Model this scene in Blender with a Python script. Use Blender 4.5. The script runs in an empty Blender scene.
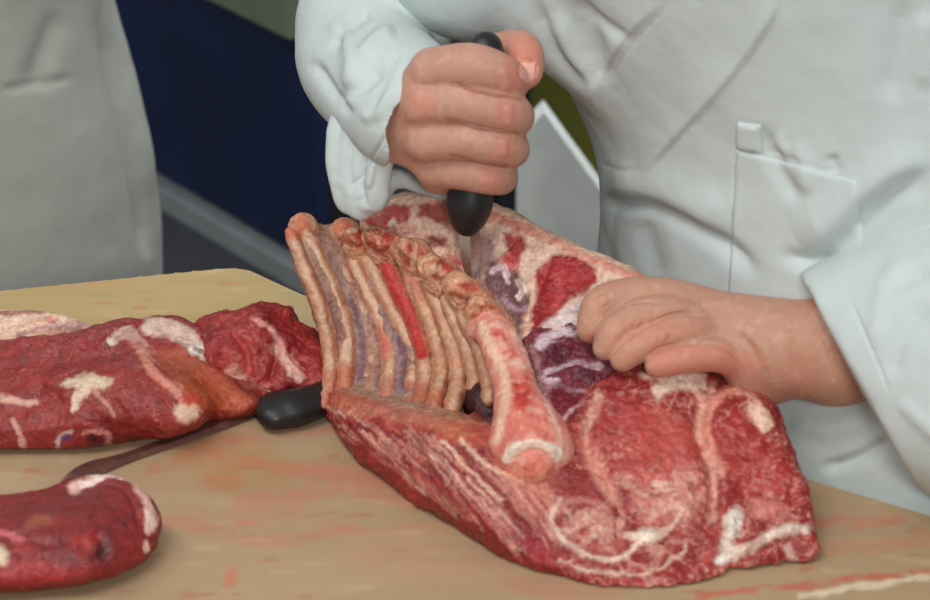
import bpy, math
import numpy as np
from mathutils import Vector

# ------------------------------------------------------------------ camera, world, lights, exposure
ZT = 0.86                      # height of the cutting board's top
PITCH = math.radians(26)
DIST = 1.8
FPX = 2857.0                   # focal length in pixels of the 930 x 600 frame
SC = bpy.context.scene
CAM_LOC = np.array([0.0, -DIST*math.cos(PITCH), ZT + DIST*math.sin(PITCH)])
cd = bpy.data.cameras.new('camera'); cam = bpy.data.objects.new('camera', cd)
SC.collection.objects.link(cam); SC.camera = cam
cam.location = CAM_LOC; cam.rotation_euler = (math.pi/2 - PITCH, 0, 0)
cd.sensor_width = 36.0; cd.lens = FPX/930*36.0; cd.clip_start = 0.05; cd.clip_end = 60
cd.dof.use_dof = True; cd.dof.focus_distance = 1.74; cd.dof.aperture_fstop = 10.0

w = bpy.data.worlds.new('hall_light'); SC.world = w; w.use_nodes = True
w.node_tree.nodes['Background'].inputs[0].default_value = (0.86, 0.95, 1.0, 1)
w.node_tree.nodes['Background'].inputs[1].default_value = 0.28

def area(name, loc, target, size, power, col):
    l = bpy.data.lights.new(name, 'AREA'); l.shape = 'RECTANGLE'
    l.size, l.size_y = size; l.energy = power; l.color = col
    o = bpy.data.objects.new(name, l); SC.collection.objects.link(o)
    o.location = loc
    o.rotation_euler = (Vector(target)-Vector(loc)).to_track_quat('-Z', 'Y').to_euler()
    return o
area('ceiling_or_fill_lamp', (-0.6, -1.1, 2.7), (0.05, -0.2, ZT), (1.3, 0.5), 17, (1.0, 0.97, 0.92))
area('ceiling_or_fill_lamp', (0.25, -2.3, 2.0), (0.05, -0.15, ZT+0.1), (0.35, 0.3), 17, (1.0, 0.97, 0.92))  # flash-like fill added near camera height for frontal light
area('ceiling_or_fill_lamp', (0.6, 1.6, 2.9), (0.0, 1.0, 0), (1.4, 0.5), 36, (0.92, 0.97, 1.0))  # added back light that brightens the otherwise unlit cabinet

area('ceiling_or_fill_lamp', (-1.1, -0.2, 2.2), (0.12, 0.66, 0.7), (0.4, 0.3), 3, (0.97, 1.0, 0.97))  # low fill added only to lift the upright board's front

SC.view_settings.view_transform = 'Standard'; SC.view_settings.look = 'None'
SC.view_settings.gamma = 1.0; SC.view_settings.use_curve_mapping = False
SC.view_settings.exposure = 0.24

# ------------------------------------------------------------------ picture <-> place
FW = np.array([0, math.cos(PITCH), -math.sin(PITCH)])
UP = np.array([0, math.sin(PITCH), math.cos(PITCH)])
RT = np.array([1.0, 0, 0])
def ray(px, py):
    return FW + RT*((px-465)/FPX) + UP*((300-py)/FPX)
def on_z(px, py, h=0.0):
    d = ray(px, py); t = (ZT+h-CAM_LOC[2])/d[2]; return CAM_LOC + d*t
def on_y(px, py, Y):
    d = ray(px, py); t = (Y-CAM_LOC[1])/d[1]; return CAM_LOC + d*t
def P(px, py, foot):
    """point seen at (px, py) standing above the board point of picture row `foot`"""
    return on_y(px, py, on_z(px, foot)[1])
def proj(v):
    q = v - CAM_LOC; z = q@FW
    return 465 + FPX*(q@RT)/z, 300 - FPX*(q@UP)/z
U = 0.00063                    # metres per pixel at the board

# ------------------------------------------------------------------ noise, solids, surface extraction
def hash3(i, j, k, s):
    n = (i*374761393 + j*668265263 + k*2147483647 + s*974634777) & 0xffffffff
    n = ((n ^ (n >> 13))*1274126177) & 0xffffffff
    return ((n ^ (n >> 16)) & 0xffff)/65535.0
def noise3(p, scale, seed=0, octaves=2):
    """smooth value noise in -1..1"""
    out = np.zeros(len(p)); a = 1.0; tot = 0
    for o in range(octaves):
        q = p*scale*(2**o) + 17.3*o
        f = np.floor(q).astype(np.int64); t = q-f; t = t*t*(3-2*t)
        acc = 0
        for di in (0, 1):
            wx = t[:, 0] if di else 1-t[:, 0]
            for dj in (0, 1):
                wy = t[:, 1] if dj else 1-t[:, 1]
                for dk in (0, 1):
                    wz = t[:, 2] if dk else 1-t[:, 2]
                    acc = acc + wx*wy*wz*hash3(f[:, 0]+di, f[:, 1]+dj, f[:, 2]+dk, seed+o)
        out += a*(acc*2-1); tot += a; a *= 0.5
    return out/tot

def smin(a, b, k):
    h = np.maximum(k-np.abs(a-b), 0)/k
    return np.minimum(a, b) - h*h*k*0.25

class Solid:
    """signed-distance grid that collects round cones"""
    def __init__(self, vox):
        self.vox = vox; self.ops = []
    def cone(self, a, b, ra, rb, k=0.004, flat=None, sub=False):
        self.ops.append((np.array(a, float), np.array(b, float), ra, rb, k, flat, sub)); return self
    def ball(self, a, r, k=0.004, flat=None, sub=False):
        return self.cone(a, np.array(a)+1e-5, r, r, k, flat, sub)
    def chain(self, pts, rad, k=0.004, flat=None, n=4, kk=None, sub=False):
        p, r = spline(pts, rad, n)
        for i in range(len(p)-1):
            self.cone(p[i], p[i+1], r[i], r[i+1], k, flat, sub)
        return self
    def mesh(self, zmin=None, post=None):
        lo = np.min([np.minimum(o[0], o[1])-max(o[2], o[3]) for o in self.ops if not o[6]], axis=0)-4*self.vox
        hi = np.max([np.maximum(o[0], o[1])+max(o[2], o[3]) for o in self.ops if not o[6]], axis=0)+4*self.vox
        n = np.ceil((hi-lo)/self.vox).astype(int)+1
        ax = [lo[i]+np.arange(n[i])*self.vox for i in range(3)]
        D = np.full(n, 1.0, np.float32)
        for a, b, ra, rb, k, flat, sub in self.ops:
            m = max(ra, rb)+k+3*self.vox
            l = np.minimum(a, b)-m; h = np.maximum(a, b)+m
            i0 = np.clip(np.floor((l-lo)/self.vox).astype(int), 0, n-1); i1 = np.clip(np.ceil((h-lo)/self.vox).astype(int)+1, 1, n)
            if np.any(i1 <= i0): continue
            s = tuple(slice(i0[i], i1[i]) for i in range(3))
            X = ax[0][s[0]][:, None, None].astype(np.float32); Y = ax[1][s[1]][None, :, None].astype(np.float32); Z = ax[2][s[2]][None, None, :].astype(np.float32)
            ba = b-a; L = float(ba@ba)
            t = np.clip(((X-a[0])*ba[0]+(Y-a[1])*ba[1]+(Z-a[2])*ba[2])/L, 0, 1)
            vx = X-(a[0]+t*ba[0]); vy = Y-(a[1]+t*ba[1]); vz = Z-(a[2]+t*ba[2])
            q = vx*vx+vy*vy+vz*vz
            if flat is not None:
                nn, fac = flat
                c = vx*nn[0]+vy*nn[1]+vz*nn[2]
                q = q + c*c*(fac*fac-1)
            d = np.sqrt(q) - (ra+t*(rb-ra))
            if flat is not None: d = np.where(d > 0, d/flat[1]**0.5, d)
            d = d.astype(np.float32)
            D[s] = -smin(-D[s], d, k) if sub else smin(D[s], d, k)
        if post is not None: D = post(D, ax)
        if zmin is not None:
            D = np.maximum(D, (zmin-ax[2])[None, None, :].astype(np.float32))
        D[0] = D[-1] = 1; D[:, 0] = D[:, -1] = 1; D[:, :, 0] = D[:, :, -1] = 1
        return surface_nets(D, lo, self.vox)

def surface_nets(D, lo, vox):
    ins = D < 0
    c = np.zeros(np.array(D.shape)-1, np.uint8)
    for i in (0, 1):
        for j in (0, 1):
            for k in (0, 1):
                c += ins[i:D.shape[0]-1+i, j:D.shape[1]-1+j, k:D.shape[2]-1+k]
    act = np.argwhere((c > 0) & (c < 8))
    idx = np.full(c.shape, -1, np.int32)
    idx[act[:, 0], act[:, 1], act[:, 2]] = np.arange(len(act))
    acc = np.zeros((len(act), 3)); cnt = np.zeros(len(act))
    cor = [(i, j, k) for i in (0, 1) for j in (0, 1) for k in (0, 1)]
    val = {q: D[act[:, 0]+q[0], act[:, 1]+q[1], act[:, 2]+q[2]].astype(float) for q in cor}
    for q in cor:
        for axn in range(3):
            if q[axn] == 0:
                r = list(q); r[axn] = 1; r = tuple(r)
                a, b = val[q], val[r]; m = (a < 0) != (b < 0)
                t = np.where(m, a/np.where(m, a-b, 1), 0)
                pos = np.tile(np.array(q, float), (len(act), 1)); pos[:, axn] = t
                acc[m] += pos[m]; cnt[m] += 1
    V = lo + (act + acc/cnt[:, None])*vox
    F = []
    for axn in range(3):
        a = np.moveaxis(ins, axn, 0); e = a[:-1] != a[1:]; s = a[:-1]
        I = np.moveaxis(idx, axn, 0)
        e2 = e[:, 1:-1, 1:-1]; w_ = np.argwhere(e2)
        i, j, k = w_[:, 0], w_[:, 1]+1, w_[:, 2]+1
        q = np.stack([I[i, j-1, k-1], I[i, j, k-1], I[i, j, k], I[i, j-1, k]], 1)
        fl = ~s[i, j, k]
        if axn == 1: fl = ~fl
        q[fl] = q[fl][:, ::-1]
        F.append(q)
    return V, np.concatenate(F)

def smooth(V, F, it=3, f=0.5):
    E = np.concatenate([F[:, [0, 1]], F[:, [1, 2]], F[:, [2, 3]], F[:, [3, 0]]])
    E = np.concatenate([E, E[:, ::-1]])
    n = len(V); cnt = np.bincount(E[:, 0], minlength=n).clip(1)
    for _ in range(it):
        A = np.stack([np.bincount(E[:, 0], V[E[:, 1], k], n) for k in range(3)], 1)/cnt[:, None]
        V = V + (A-V)*f
    return V

def spline(pts, rad=None, n=4):
    p = np.array(pts, float)
    r = np.full(len(p), rad) if np.isscalar(rad) or rad is None else np.array(rad, float)
    if rad is None: r = np.zeros(len(p))
    q = np.concatenate([p, np.array(r, float)[:, None]], 1)
    q = np.concatenate([[2*q[0]-q[1]], q, [2*q[-1]-q[-2]]])
    out = []
    for i in range(1, len(q)-2):
        for t in np.arange(n)/n:
            out.append(0.5*(2*q[i]+(q[i+1]-q[i-1])*t+(2*q[i-1]-5*q[i]+4*q[i+1]-q[i+2])*t*t+(3*q[i]-q[i-1]-3*q[i+1]+q[i+2])*t**3))
    out.append(q[-2]); out = np.array(out)
    return out[:, :-1], out[:, -1]

# ------------------------------------------------------------------ objects
def raw(name, V, F):
    me = bpy.data.meshes.new(name)
    V = np.asarray(V, dtype=np.float32)
    if isinstance(F, np.ndarray) and F.shape[1] == 4:
        me.vertices.add(len(V)); me.vertices.foreach_set('co', V.ravel())
        me.loops.add(F.size); me.loops.foreach_set('vertex_index', F.ravel().astype(np.int32))
        me.polygons.add(len(F)); me.polygons.foreach_set('loop_start', np.arange(0, F.size, 4, dtype=np.int32))
        me.update(calc_edges=True)
    else:
        me.from_pydata([tuple(map(float, v)) for v in V], [], [tuple(int(i) for i in f) for f in F]); me.update()
    return me
def subdiv(me, lv=1):
    o = bpy.data.objects.new('tmp', me); SC.collection.objects.link(o)
    m = o.modifiers.new('s', 'SUBSURF'); m.levels = lv; m.render_levels = lv
    dg = bpy.context.evaluated_depsgraph_get(); r = bpy.data.meshes.new_from_object(o.evaluated_get(dg))
    bpy.data.objects.remove(o); bpy.data.meshes.remove(me); return r
def mdata(me):
    n = len(me.vertices); v = np.empty(n*3, np.float32); me.vertices.foreach_get('co', v)
    nn = np.empty(n*3, np.float32); me.vertices.foreach_get('normal', nn)
    return v.reshape(-1, 3).astype(float), nn.reshape(-1, 3).astype(float)
def setv(me, v):
    me.vertices.foreach_set('co', np.asarray(v, np.float32).ravel()); me.update()
def setcol(me, c, name='Col'):
    a = me.color_attributes.new(name, 'FLOAT_COLOR', 'POINT')
    d = np.ones((len(c), 4), np.float32); d[:, :3] = np.clip(c, 0, 1); a.data.foreach_set('color', d.ravel())
def link(name, me, mat, parent=None, shade=True, loc=None):
    me.name = name
    o = bpy.data.objects.new(name, me); SC.collection.objects.link(o)
    if mat: me.materials.append(mat)
    if shade: me.polygons.foreach_set('use_smooth', np.ones(len(me.polygons), bool))
    if parent is not None:
        o.parent = parent
        off = np.array(world_loc(parent))
    elif loc is not None:
        off = np.array(loc); o.location = loc
    else:
        off = np.zeros(3)
    if np.any(off):
        v, _ = mdata(me); setv(me, v-off)
    return o
def world_loc(o):
    l = Vector(o.location)
    while o.parent: o = o.parent; l += o.location
    return l
def thing(name, label, cat, loc, group=None):
    o = bpy.data.objects.new(name, None); SC.collection.objects.link(o); o.location = loc
    o.empty_display_size = 0.02
    tag(o, label, cat, group); return o
def tag(o, label=None, cat=None, group=None, kind=None):
    if label: o['label'] = label
    if cat: o['category'] = cat
    if group: o['group'] = group
    if kind: o['kind'] = kind
    return o
def srgb(r, g, b):
    c = np.array([r, g, b])/255.0
    return np.where(c <= 0.04045, c/12.92, ((c+0.055)/1.055)**2.4)

# ---- painting a thing's own colours and creases, in the frame of the photograph
def seg_dist(px, py, pts):
    """signed distance (sign: side) to a polyline"""
    best = np.full(len(px), 1e9); sg = np.ones(len(px)); tt = np.zeros(len(px))
    for i in range(len(pts)-1):
        ax, ay = pts[i]; bx, by = pts[i+1]; dx, dy = bx-ax, by-ay; L = dx*dx+dy*dy+1e-9
        t = np.clip(((px-ax)*dx+(py-ay)*dy)/L, 0, 1)
        ex = px-ax-t*dx; ey = py-ay-t*dy; d = np.hypot(ex, ey)
        m = d < best
        best = np.where(m, d, best); sg = np.where(m, np.sign(dx*ey-dy*ex), sg); tt = np.where(m, (i+t)/(len(pts)-1), tt)
    return best, sg, tt
def in_poly(px, py, pts):
    c = np.zeros(len(px), bool); n = len(pts)
    for i in range(n):
        x1, y1 = pts[i]; x2, y2 = pts[(i+1) % n]
        m = ((y1 > py) != (y2 > py)) & (px < (x2-x1)*(py-y1)/((y2-y1) if y2 != y1 else 1e-9)+x1)
        c ^= m
    return c
class Paint:
    def __init__(self, v, base, warp=3.0, seed=1, scale=90):
        self.v = v; px, py = proj(v)
        self.px = px + warp*noise3(v, scale, seed, 3)*1.5 + warp*0.5*noise3(v, scale*5, seed+2, 1); self.py = py + warp*noise3(v, scale, seed+7, 3)*1.5 + warp*0.5*noise3(v, scale*5, seed+9, 1)
        self.c = np.tile(srgb(*base), (len(v), 1))
        self.px0, self.py0 = px, py
    def mix(self, m, rgb, i=None):
        m = np.clip(m, 0, 1)[:, None]
        if i is None: self.c = self.c*(1-m)+srgb(*rgb)*m
        else: self.c[i] = self.c[i]*(1-m)+srgb(*rgb)*m
    def veins(self, scale, rgb, wd=0.06, s=0.7, seed=61, mask=None, thr=-0.2, stretch=None):
        """thin wandering streaks of fat, broken up"""
        v = self.v if stretch is None else self.v@np.array(stretch)
        a = np.abs(noise3(v, scale, seed, 3)); b = noise3(v, scale*0.6, seed+5, 2)
        m = s*np.clip(1-a/wd, 0, 1)*np.clip((b-thr)/0.25, 0, 1)
        if mask is not None: m = m*mask
        self.mix(m, rgb); return self
    def _sel(self, pts, pad):
        a = np.array(pts); return np.where((self.px > a[:, 0].min()-pad) & (self.px < a[:, 0].max()+pad) & (self.py > a[:, 1].min()-pad) & (self.py < a[:, 1].max()+pad))[0]
    def line(self, pts, wd, rgb, soft=1.5, s=1.0, brk=0.0, seed=3):
        if len(pts) > 2: pts = spline(pts, None, 4)[0]
        i = self._sel(pts, wd+soft+2)
        if not len(i): return self
        d, _, _ = seg_dist(self.px[i], self.py[i], pts)
        m = s*np.clip((wd/2+soft-d)/soft, 0, 1)
        if brk: m = m*np.clip(1-brk+brk*2*(0.5+noise3(self.v[i], 160, seed, 2)), 0, 1)
        self.mix(m, rgb, i); return self
    def poly(self, pts, rgb, soft=3, s=1.0, brk=0.0, seed=5, grow=0):
        i = self._sel(pts, soft+grow+2)
        if not len(i): return self
        x, y = self.px[i], self.py[i]
        d, _, _ = seg_dist(x, y, list(pts)+[pts[0]]); sd = np.where(in_poly(x, y, pts), d, -d)+grow
        m = s*np.clip(sd/soft+0.5, 0, 1)
        if brk: m = m*np.clip(1-brk+brk*2*(0.5+noise3(self.v[i], 140, seed, 3)), 0, 1)
        self.mix(m, rgb, i); return self
    def blob(self, cx, cy, rx, ry, rgb, soft=0.3, s=1.0, rot=0, brk=0):
        t = np.linspace(0, 2*np.pi, 14)[:-1]; c, sn = math.cos(math.radians(rot)), math.sin(math.radians(rot))
        return self.poly([(cx+rx*math.cos(a)*c-ry*math.sin(a)*sn, cy+rx*math.cos(a)*sn+ry*math.sin(a)*c) for a in t], rgb, soft*max(2, min(rx, ry))*2, s, brk)
    def mottle(self, scale, rgb, thr=0.2, soft=0.3, s=0.6, seed=11, mask=None, stretch=None):
        v = self.v if stretch is None else self.v@np.array(stretch)
        m = s*np.clip((noise3(v, scale, seed, 3)-thr)/soft, 0, 1)
        if mask is not None: m = m*mask
        self.mix(m, rgb); return self
def oval(p, cx, cy, rx, ry):
    return np.clip(1.4-np.hypot((p.px-cx)/rx, (p.py-cy)/ry), 0, 1)
def relief(v, n, px, py, specs):
    """creases and ridges of real depth: (points, width px, height mm, kind)"""
    d = np.zeros(len(v))
    for pts, wd, amp, kind in specs:
        if len(pts) > 2: pts = spline(pts, None, 5)[0]
        a = np.array(pts); pad = wd*4
        i = np.where((px > a[:, 0].min()-pad) & (px < a[:, 0].max()+pad) & (py > a[:, 1].min()-pad) & (py < a[:, 1].max()+pad))[0]
        if not len(i): continue
        s, sg, t = seg_dist(px[i], py[i], pts)
        if kind == 'g': h = np.exp(-(s/wd)**2)
        elif kind == 's':      # a step: one side stands proud and fades out
            sd = s*sg; h = np.clip(sd/4.0+0.5, 0, 1)*np.exp(-np.maximum(sd, 0)/wd)
        else:
            sd = -s*sg; h = np.clip(sd/2.0+0.5, 0, 1)*np.exp(-np.maximum(sd, 0)/wd)
        e = np.clip(np.minimum(t, 1-t)*5+0.05, 0, 1)
        d[i] += amp*0.001*h*e
    view = (CAM_LOC-v); view /= np.linalg.norm(view, axis=1)[:, None]
    face = np.clip(np.sum(n*view, 1)*2.5, 0, 1)
    return v + n*(d*face)[:, None]

# ------------------------------------------------------------------ materials
def mat(name, rough=0.5, spec=0.5, attr=True, col=None, bump=(), grain=None, coat=0.0, sss=0.0, metal=0.0, rough_noise=None, sssr=(1.0, 0.35, 0.2)):
    m = bpy.data.materials.new(name); m.use_nodes = True; nt = m.node_tree; b = nt.nodes['Principled BSDF']
    b.inputs['Roughness'].default_value = rough; b.inputs['Specular IOR Level'].default_value = spec
    b.inputs['Metallic'].default_value = metal
    if coat: b.inputs['Coat Weight'].default_value = coat; b.inputs['Coat Roughness'].default_value = 0.18
    if sss: b.inputs['Subsurface Weight'].default_value = sss; b.inputs['Subsurface Radius'].default_value = sssr; b.inputs['Subsurface Scale'].default_value = 0.004
    tc = nt.nodes.new('ShaderNodeTexCoord')
    if attr:
        a = nt.nodes.new('ShaderNodeAttribute'); a.attribute_name = 'Col'; src = a.outputs['Color']
    else:
        a = nt.nodes.new('ShaderNodeRGB'); a.outputs[0].default_value = (*col, 1); src = a.outputs[0]
    for sc_, amt, stretch in (grain or ()):
        n = nt.nodes.new('ShaderNodeTexNoise'); n.inputs['Scale'].default_value = sc_; n.inputs['Detail'].default_value = 4
        mp = nt.nodes.new('ShaderNodeMapping'); mp.inputs['Scale'].default_value = stretch
        nt.links.new(tc.outputs['Object'], mp.inputs[0]); nt.links.new(mp.outputs[0], n.inputs['Vector'])
        mr = nt.nodes.new('ShaderNodeMapRange'); mr.inputs[1].default_value = 0.3; mr.inputs[2].default_value = 0.7; mr.inputs[3].default_value = 1-amt; mr.inputs[4].default_value = 1+amt
        nt.links.new(n.outputs['Fac'], mr.inputs[0])
        mx = nt.nodes.new('ShaderNodeMix'); mx.data_type = 'RGBA'; mx.blend_type = 'MULTIPLY'; mx.inputs[0].default_value = 1
        nt.links.new(src, mx.inputs[6]); nt.links.new(mr.outputs[0], mx.inputs[7]); src = mx.outputs[2]
    nt.links.new(src, b.inputs['Base Color'])
    prev = None
    for sc_, dist, strength in bump:
        n = nt.nodes.new('ShaderNodeTexNoise'); n.inputs['Scale'].default_value = sc_; n.inputs['Detail'].default_value = 5
        nt.links.new(tc.outputs['Object'], n.inputs['Vector'])
        bp = nt.nodes.new('ShaderNodeBump'); bp.inputs['Distance'].default_value = dist; bp.inputs['Strength'].default_value = strength
        nt.links.new(n.outputs['Fac'], bp.inputs['Height'])
        if prev: nt.links.new(prev, bp.inputs['Normal'])
        prev = bp.outputs[0]
    if prev: nt.links.new(prev, b.inputs['Normal'])
    if rough_noise:
        n = nt.nodes.new('ShaderNodeTexNoise'); n.inputs['Scale'].default_value = rough_noise[0]; n.inputs['Detail'].default_value = 3
        nt.links.new(tc.outputs['Object'], n.inputs['Vector'])
        mr = nt.nodes.new('ShaderNodeMapRange'); mr.inputs[1].default_value = 0.35; mr.inputs[2].default_value = 0.65; mr.inputs[3].default_value = rough_noise[1]; mr.inputs[4].default_value = rough_noise[2]
        nt.links.new(n.outputs['Fac'], mr.inputs[0]); nt.links.new(mr.outputs[0], b.inputs['Roughness'])
    return m
def plain(name, rgb, rough=0.6, grain=0.08, gs=30, metal=0.0, bump=()):
    return mat(name, rough=rough, attr=False, col=srgb(*rgb), grain=[(gs, grain, (1, 1, 1))], metal=metal, bump=bump)

M = {}
M['meat'] = mat('raw_meat', 0.4, 0.5, grain=[(160, 0.16, (1, 1, 1)), (420, 0.2, (1, 1, 1)), (1100, 0.12, (1, 1, 1))], bump=[(130, 0.003, 0.5), (380, 0.0016, 0.6), (1000, 0.0006, 0.5)], rough_noise=(260, 0.18, 0.6))
M['bone'] = mat('bone_and_fat', 0.45, 0.4, grain=[(120, 0.12, (1, 1, 1)), (420, 0.14, (1, 1, 1))], bump=[(120, 0.003, 0.35), (420, 0.0014, 0.5)], rough_noise=(260, 0.3, 0.6))
M['skin'] = mat('skin', 0.5, 0.35, grain=[(260, 0.06, (1, 1, 1))], bump=[(700, 0.0005, 0.5), (160, 0.0008, 0.25)], sss=0.12)
M['cloth'] = mat('white_cotton', 0.9, 0.15, grain=[(40, 0.03, (1, 1, 1)), (1500, 0.03, (1, 1, 1))], bump=[(1400, 0.0003, 0.4), (45, 0.004, 0.25)])
M['board'] = mat('cutting_board_surface', 0.5, 0.3, grain=[(9, 0.06, (1, 1, 1)), (60, 0.04, (0.3, 2.0, 1)), (700, 0.04, (1, 1, 1))], bump=[(400, 0.0004, 0.3)], rough_noise=(25, 0.4, 0.62))
M['black'] = plain('black_plastic', (24, 24, 26), 0.42, 0.1, 200, bump=[(600, 0.0004, 0.3)])
M['steel'] = plain('knife_steel', (205, 205, 205), 0.22, 0.05, 60, metal=1.0)
M['oldsteel'] = mat('stained_steel', 0.38, 0.4, attr=False, col=srgb(120, 78, 70), grain=[(120, 0.3, (1, 1, 1))], metal=0.55)

# ------------------------------------------------------------------ the setting
def quad_box(c8, name, mat_, parent=None):
    F = [(0, 3, 2, 1), (4, 5, 6, 7), (0, 1, 5, 4), (1, 2, 6, 5), (2, 3, 7, 6), (3, 0, 4, 7)]
    me = raw(name, c8, F); o = link(name, me, mat_, parent, shade=False)
    b = o.modifiers.new('bevel', 'BEVEL'); b.width = 0.004; b.segments = 2; return o
def box(lo, hi, name, mat_, parent=None):
    x0, y0, z0 = lo; x1, y1, z1 = hi
    return quad_box([(x0, y0, z0), (x1, y0, z0), (x1, y1, z0), (x0, y1, z0), (x0, y0, z1), (x1, y0, z1), (x1, y1, z1), (x0, y1, z1)], name, mat_, parent)
def prism(poly, z0, z1):
    n = len(poly); V = [(x, y, z0) for x, y in poly]+[(x, y, z1) for x, y in poly]
    return V, [tuple(range(n))[::-1], tuple(range(n, 2*n))]+[(i, (i+1) % n, n+(i+1) % n, n+i) for i in range(n)]

tag(box((-4, -4, -0.1), (4, 5, 0), 'floor', plain('dark_concrete', (52, 52, 56), 0.8, 0.2, 6)), kind='structure')
tag(box((-4, 3.4, 0), (4, 3.5, 3.2), 'wall_back', plain('dim_wall', (60, 64, 74), 0.9, 0.1, 3)), kind='structure')

# stall counter behind: blue front between two rails
SA, SB = on_y(90, 170, 1.05), on_y(360, 280, 0.68)
def sp(px, py):            # point of the counter's front plane seen at (px, py)
    d = ray(px, py); n = np.cross(SB-SA, [0, 0, 1.0]); t = np.dot(SA-CAM_LOC, n)/np.dot(d, n); return CAM_LOC+d*t
cdir = (SB-SA)*[1, 1, 0]; cdir /= np.linalg.norm(cdir); cn = np.array([cdir[1], -cdir[0], 0]); cn = cn if cn[1] > 0 else -cn
cbase = sp(240, 130)*[1, 1, 0]
counter = thing('stall_counter', 'blue fronted counter with grey rails standing behind the cutting board', 'counter', cbase)
def slab(p0, p1, hgt, dep, out, name, m_, parent):
    """a board between two points on the front plane, hgt tall, dep deep"""
    a = np.array(p0)-cn*out; b = np.array(p1)-cn*out; up = np.array([0, 0, hgt])
    return quad_box([a, b, b+cn*dep, a+cn*dep, a+up, b+up, b+cn*dep+up, a+cn*dep+up], name, m_, parent)
zt_, zb_ = sp(250, -12)[2], sp(230, 216)[2]
e0, e1 = cbase-cdir*0.75, cbase+cdir*0.115
def ez(e, z): return np.array([e[0], e[1], z])
blue = plain('blue_panel', (24, 40, 84), 0.6, 0.25, 8)
slab(ez(e0, zb_), ez(e1, zb_), zt_-zb_, 0.02, 0, 'front_panel', blue, counter)
slab(ez(e0, zt_-0.02), ez(e1, zt_-0.02), 0.045, 0.32, 0.02, 'counter_top', plain('grey_green_rail', (150, 156, 132), 0.6), counter)
slab(ez(e0, zb_-0.03), ez(e1, zb_-0.03), 0.026, 0.03, 0.012, 'bottom_rail', plain('grey_rail', (176, 182, 184), 0.5), counter)
for e in (e0+cdir*0.03, e1-cdir*0.07):
    for q in (0.03, 0.24):
        slab(ez(e+cn*q, 0.0), ez(e+cdir*0.04+cn*q, 0.0), zt_-0.02, 0.04, 0, 'leg', plain('dark_leg', (40, 42, 46), 0.5), counter)

# white board and olive curtain behind the butcher's right arm
def upright(x0, x1, ytop, ybot, Y, dep, name, m_, parent=None):
    a = on_y(x0, ytop, Y); b = on_y(x1, ytop, Y)
    return box((a[0], Y, 0.0), (b[0], Y+dep, a[2]), name, m_, parent)
oc = thing('storage_cabinet', 'olive green cabinet standing behind the butcher’s bent arm', 'cabinet', (on_y(540, 100, 1.15)[0], 1.15, 0))
oc['label'] = 'olive green cabinet standing behind the white upright board'
x0, x1 = on_y(490, 0, 1.15)[0], on_y(720, 0, 1.15)[0]
ol = plain('olive_paint', (150, 146, 56), 0.7, 0.15, 8)
box((x0, 1.15, 0.05), (x1, 1.5, 1.05), 'body', ol, oc)
box((x0+0.01, 1.135, 0.1), (x1-0.01, 1.15, 1.02), 'door', ol, oc)
box((x0+0.03, 1.2, 0.0), (x1-0.03, 1.45, 0.05), 'base', M['black'], oc)
wb = np.array([on_y(515, 300, 0.66), on_y(517, 160, 0.66), on_y(528, 130, 0.66), on_y(544, 113, 0.66), on_y(600, 190, 0.66), on_y(640, 240, 0.66), on_y(640, 300, 0.66)])
wb[[0, 6], 2] = 0.0
V = np.concatenate([wb, wb+[0, 0.03, 0]]); n = len(wb)
F = [tuple(range(n)), tuple(range(n, 2*n))[::-1]]+[(i, n+i, n+(i+1) % n, (i+1) % n) for i in range(n)]
tag(link('upright_board', raw('upright_board', V, F), plain('pale_grey_board', (246, 246, 240), 0.7), shade=False, loc=(wb[0][0], 0.66, 0)), 'pale grey upright board with a slanted top in front of the olive cabinet', 'board')

# ------------------------------------------------------------------ cutting board on its trestle table
def gz(px, py): return on_z(px, py, 0)[:2]
edge_dir = gz(930, 515)-gz(262, 279)
far_right = gz(930, 515)+edge_dir*0.25
outline = [gz(-420, 333), gz(215, 268.5), gz(235, 267.5), gz(250, 270), gz(300, 293), gz(420, 336), gz(805, 478), gz(930, 515), far_right, far_right+np.array([-0.12, -0.42]), np.array([-0.72, -0.74])]
outline = [tuple(p) for p in outline]
tb = thing('butcher_table', 'butcher table whose thick beige worktop carries all the meat', 'table', (0.0, -0.3, 0))
V, F = prism(outline, ZT-0.05, ZT-0.0006)
o = link('tabletop_core', raw('tabletop_core', V, F), plain('beige_board_core', (176, 152, 112), 0.6), tb, shade=False); o.name = 'board_core'
# worktop surface as a fine grid that holds the stains and the knife scores
g = 0.0028
xs = np.arange(-0.80, 0.46, g); ys = np.arange(-0.80, 0.16, g)
GX, GY = np.meshgrid(xs, ys, indexing='ij')
inside = in_poly(GX.ravel(), GY.ravel(), outline).reshape(GX.shape)
cell = inside[:-1, :-1] & inside[1:, :-1] & inside[1:, 1:] & inside[:-1, 1:]
ci = np.argwhere(cell); ny = len(ys)
ia = ci[:, 0]*ny+ci[:, 1]
Fq = np.stack([ia, ia+ny, ia+ny+1, ia+1], 1)
used, inv = np.unique(Fq, return_inverse=True); Fq = inv.reshape(Fq.shape)
Vg = np.stack([GX.ravel(), GY.ravel(), np.full(GX.size, ZT)], 1)[used]
me = raw('worktop', Vg, Fq)
p = Paint(Vg, (176, 149, 117), 4, 21, 60)
p.mottle(6, (166, 143, 102), 0.0, 0.5, 0.5, 31)
p.poly([(-200, 250), (600, 250), (420, 335), (300, 310), (160, 360), (-200, 420)], (168, 144, 92), 60, 0.75)
st = [0.35, 1.6, 1]
p.mottle(110, (176, 96, 74), 0.42, 0.2, 0.55, 41, stretch=np.diag([0.45, 1.5, 1.0]))
p.mottle(28, (196, 128, 104), 0.3, 0.3, 0.4, 42, stretch=np.diag([0.5, 1.4, 1.0]))
p.mottle(90, (206, 178, 140), 0.35, 0.2, 0.35, 43, stretch=np.diag([0.4, 1.4, 1.0]))
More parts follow.
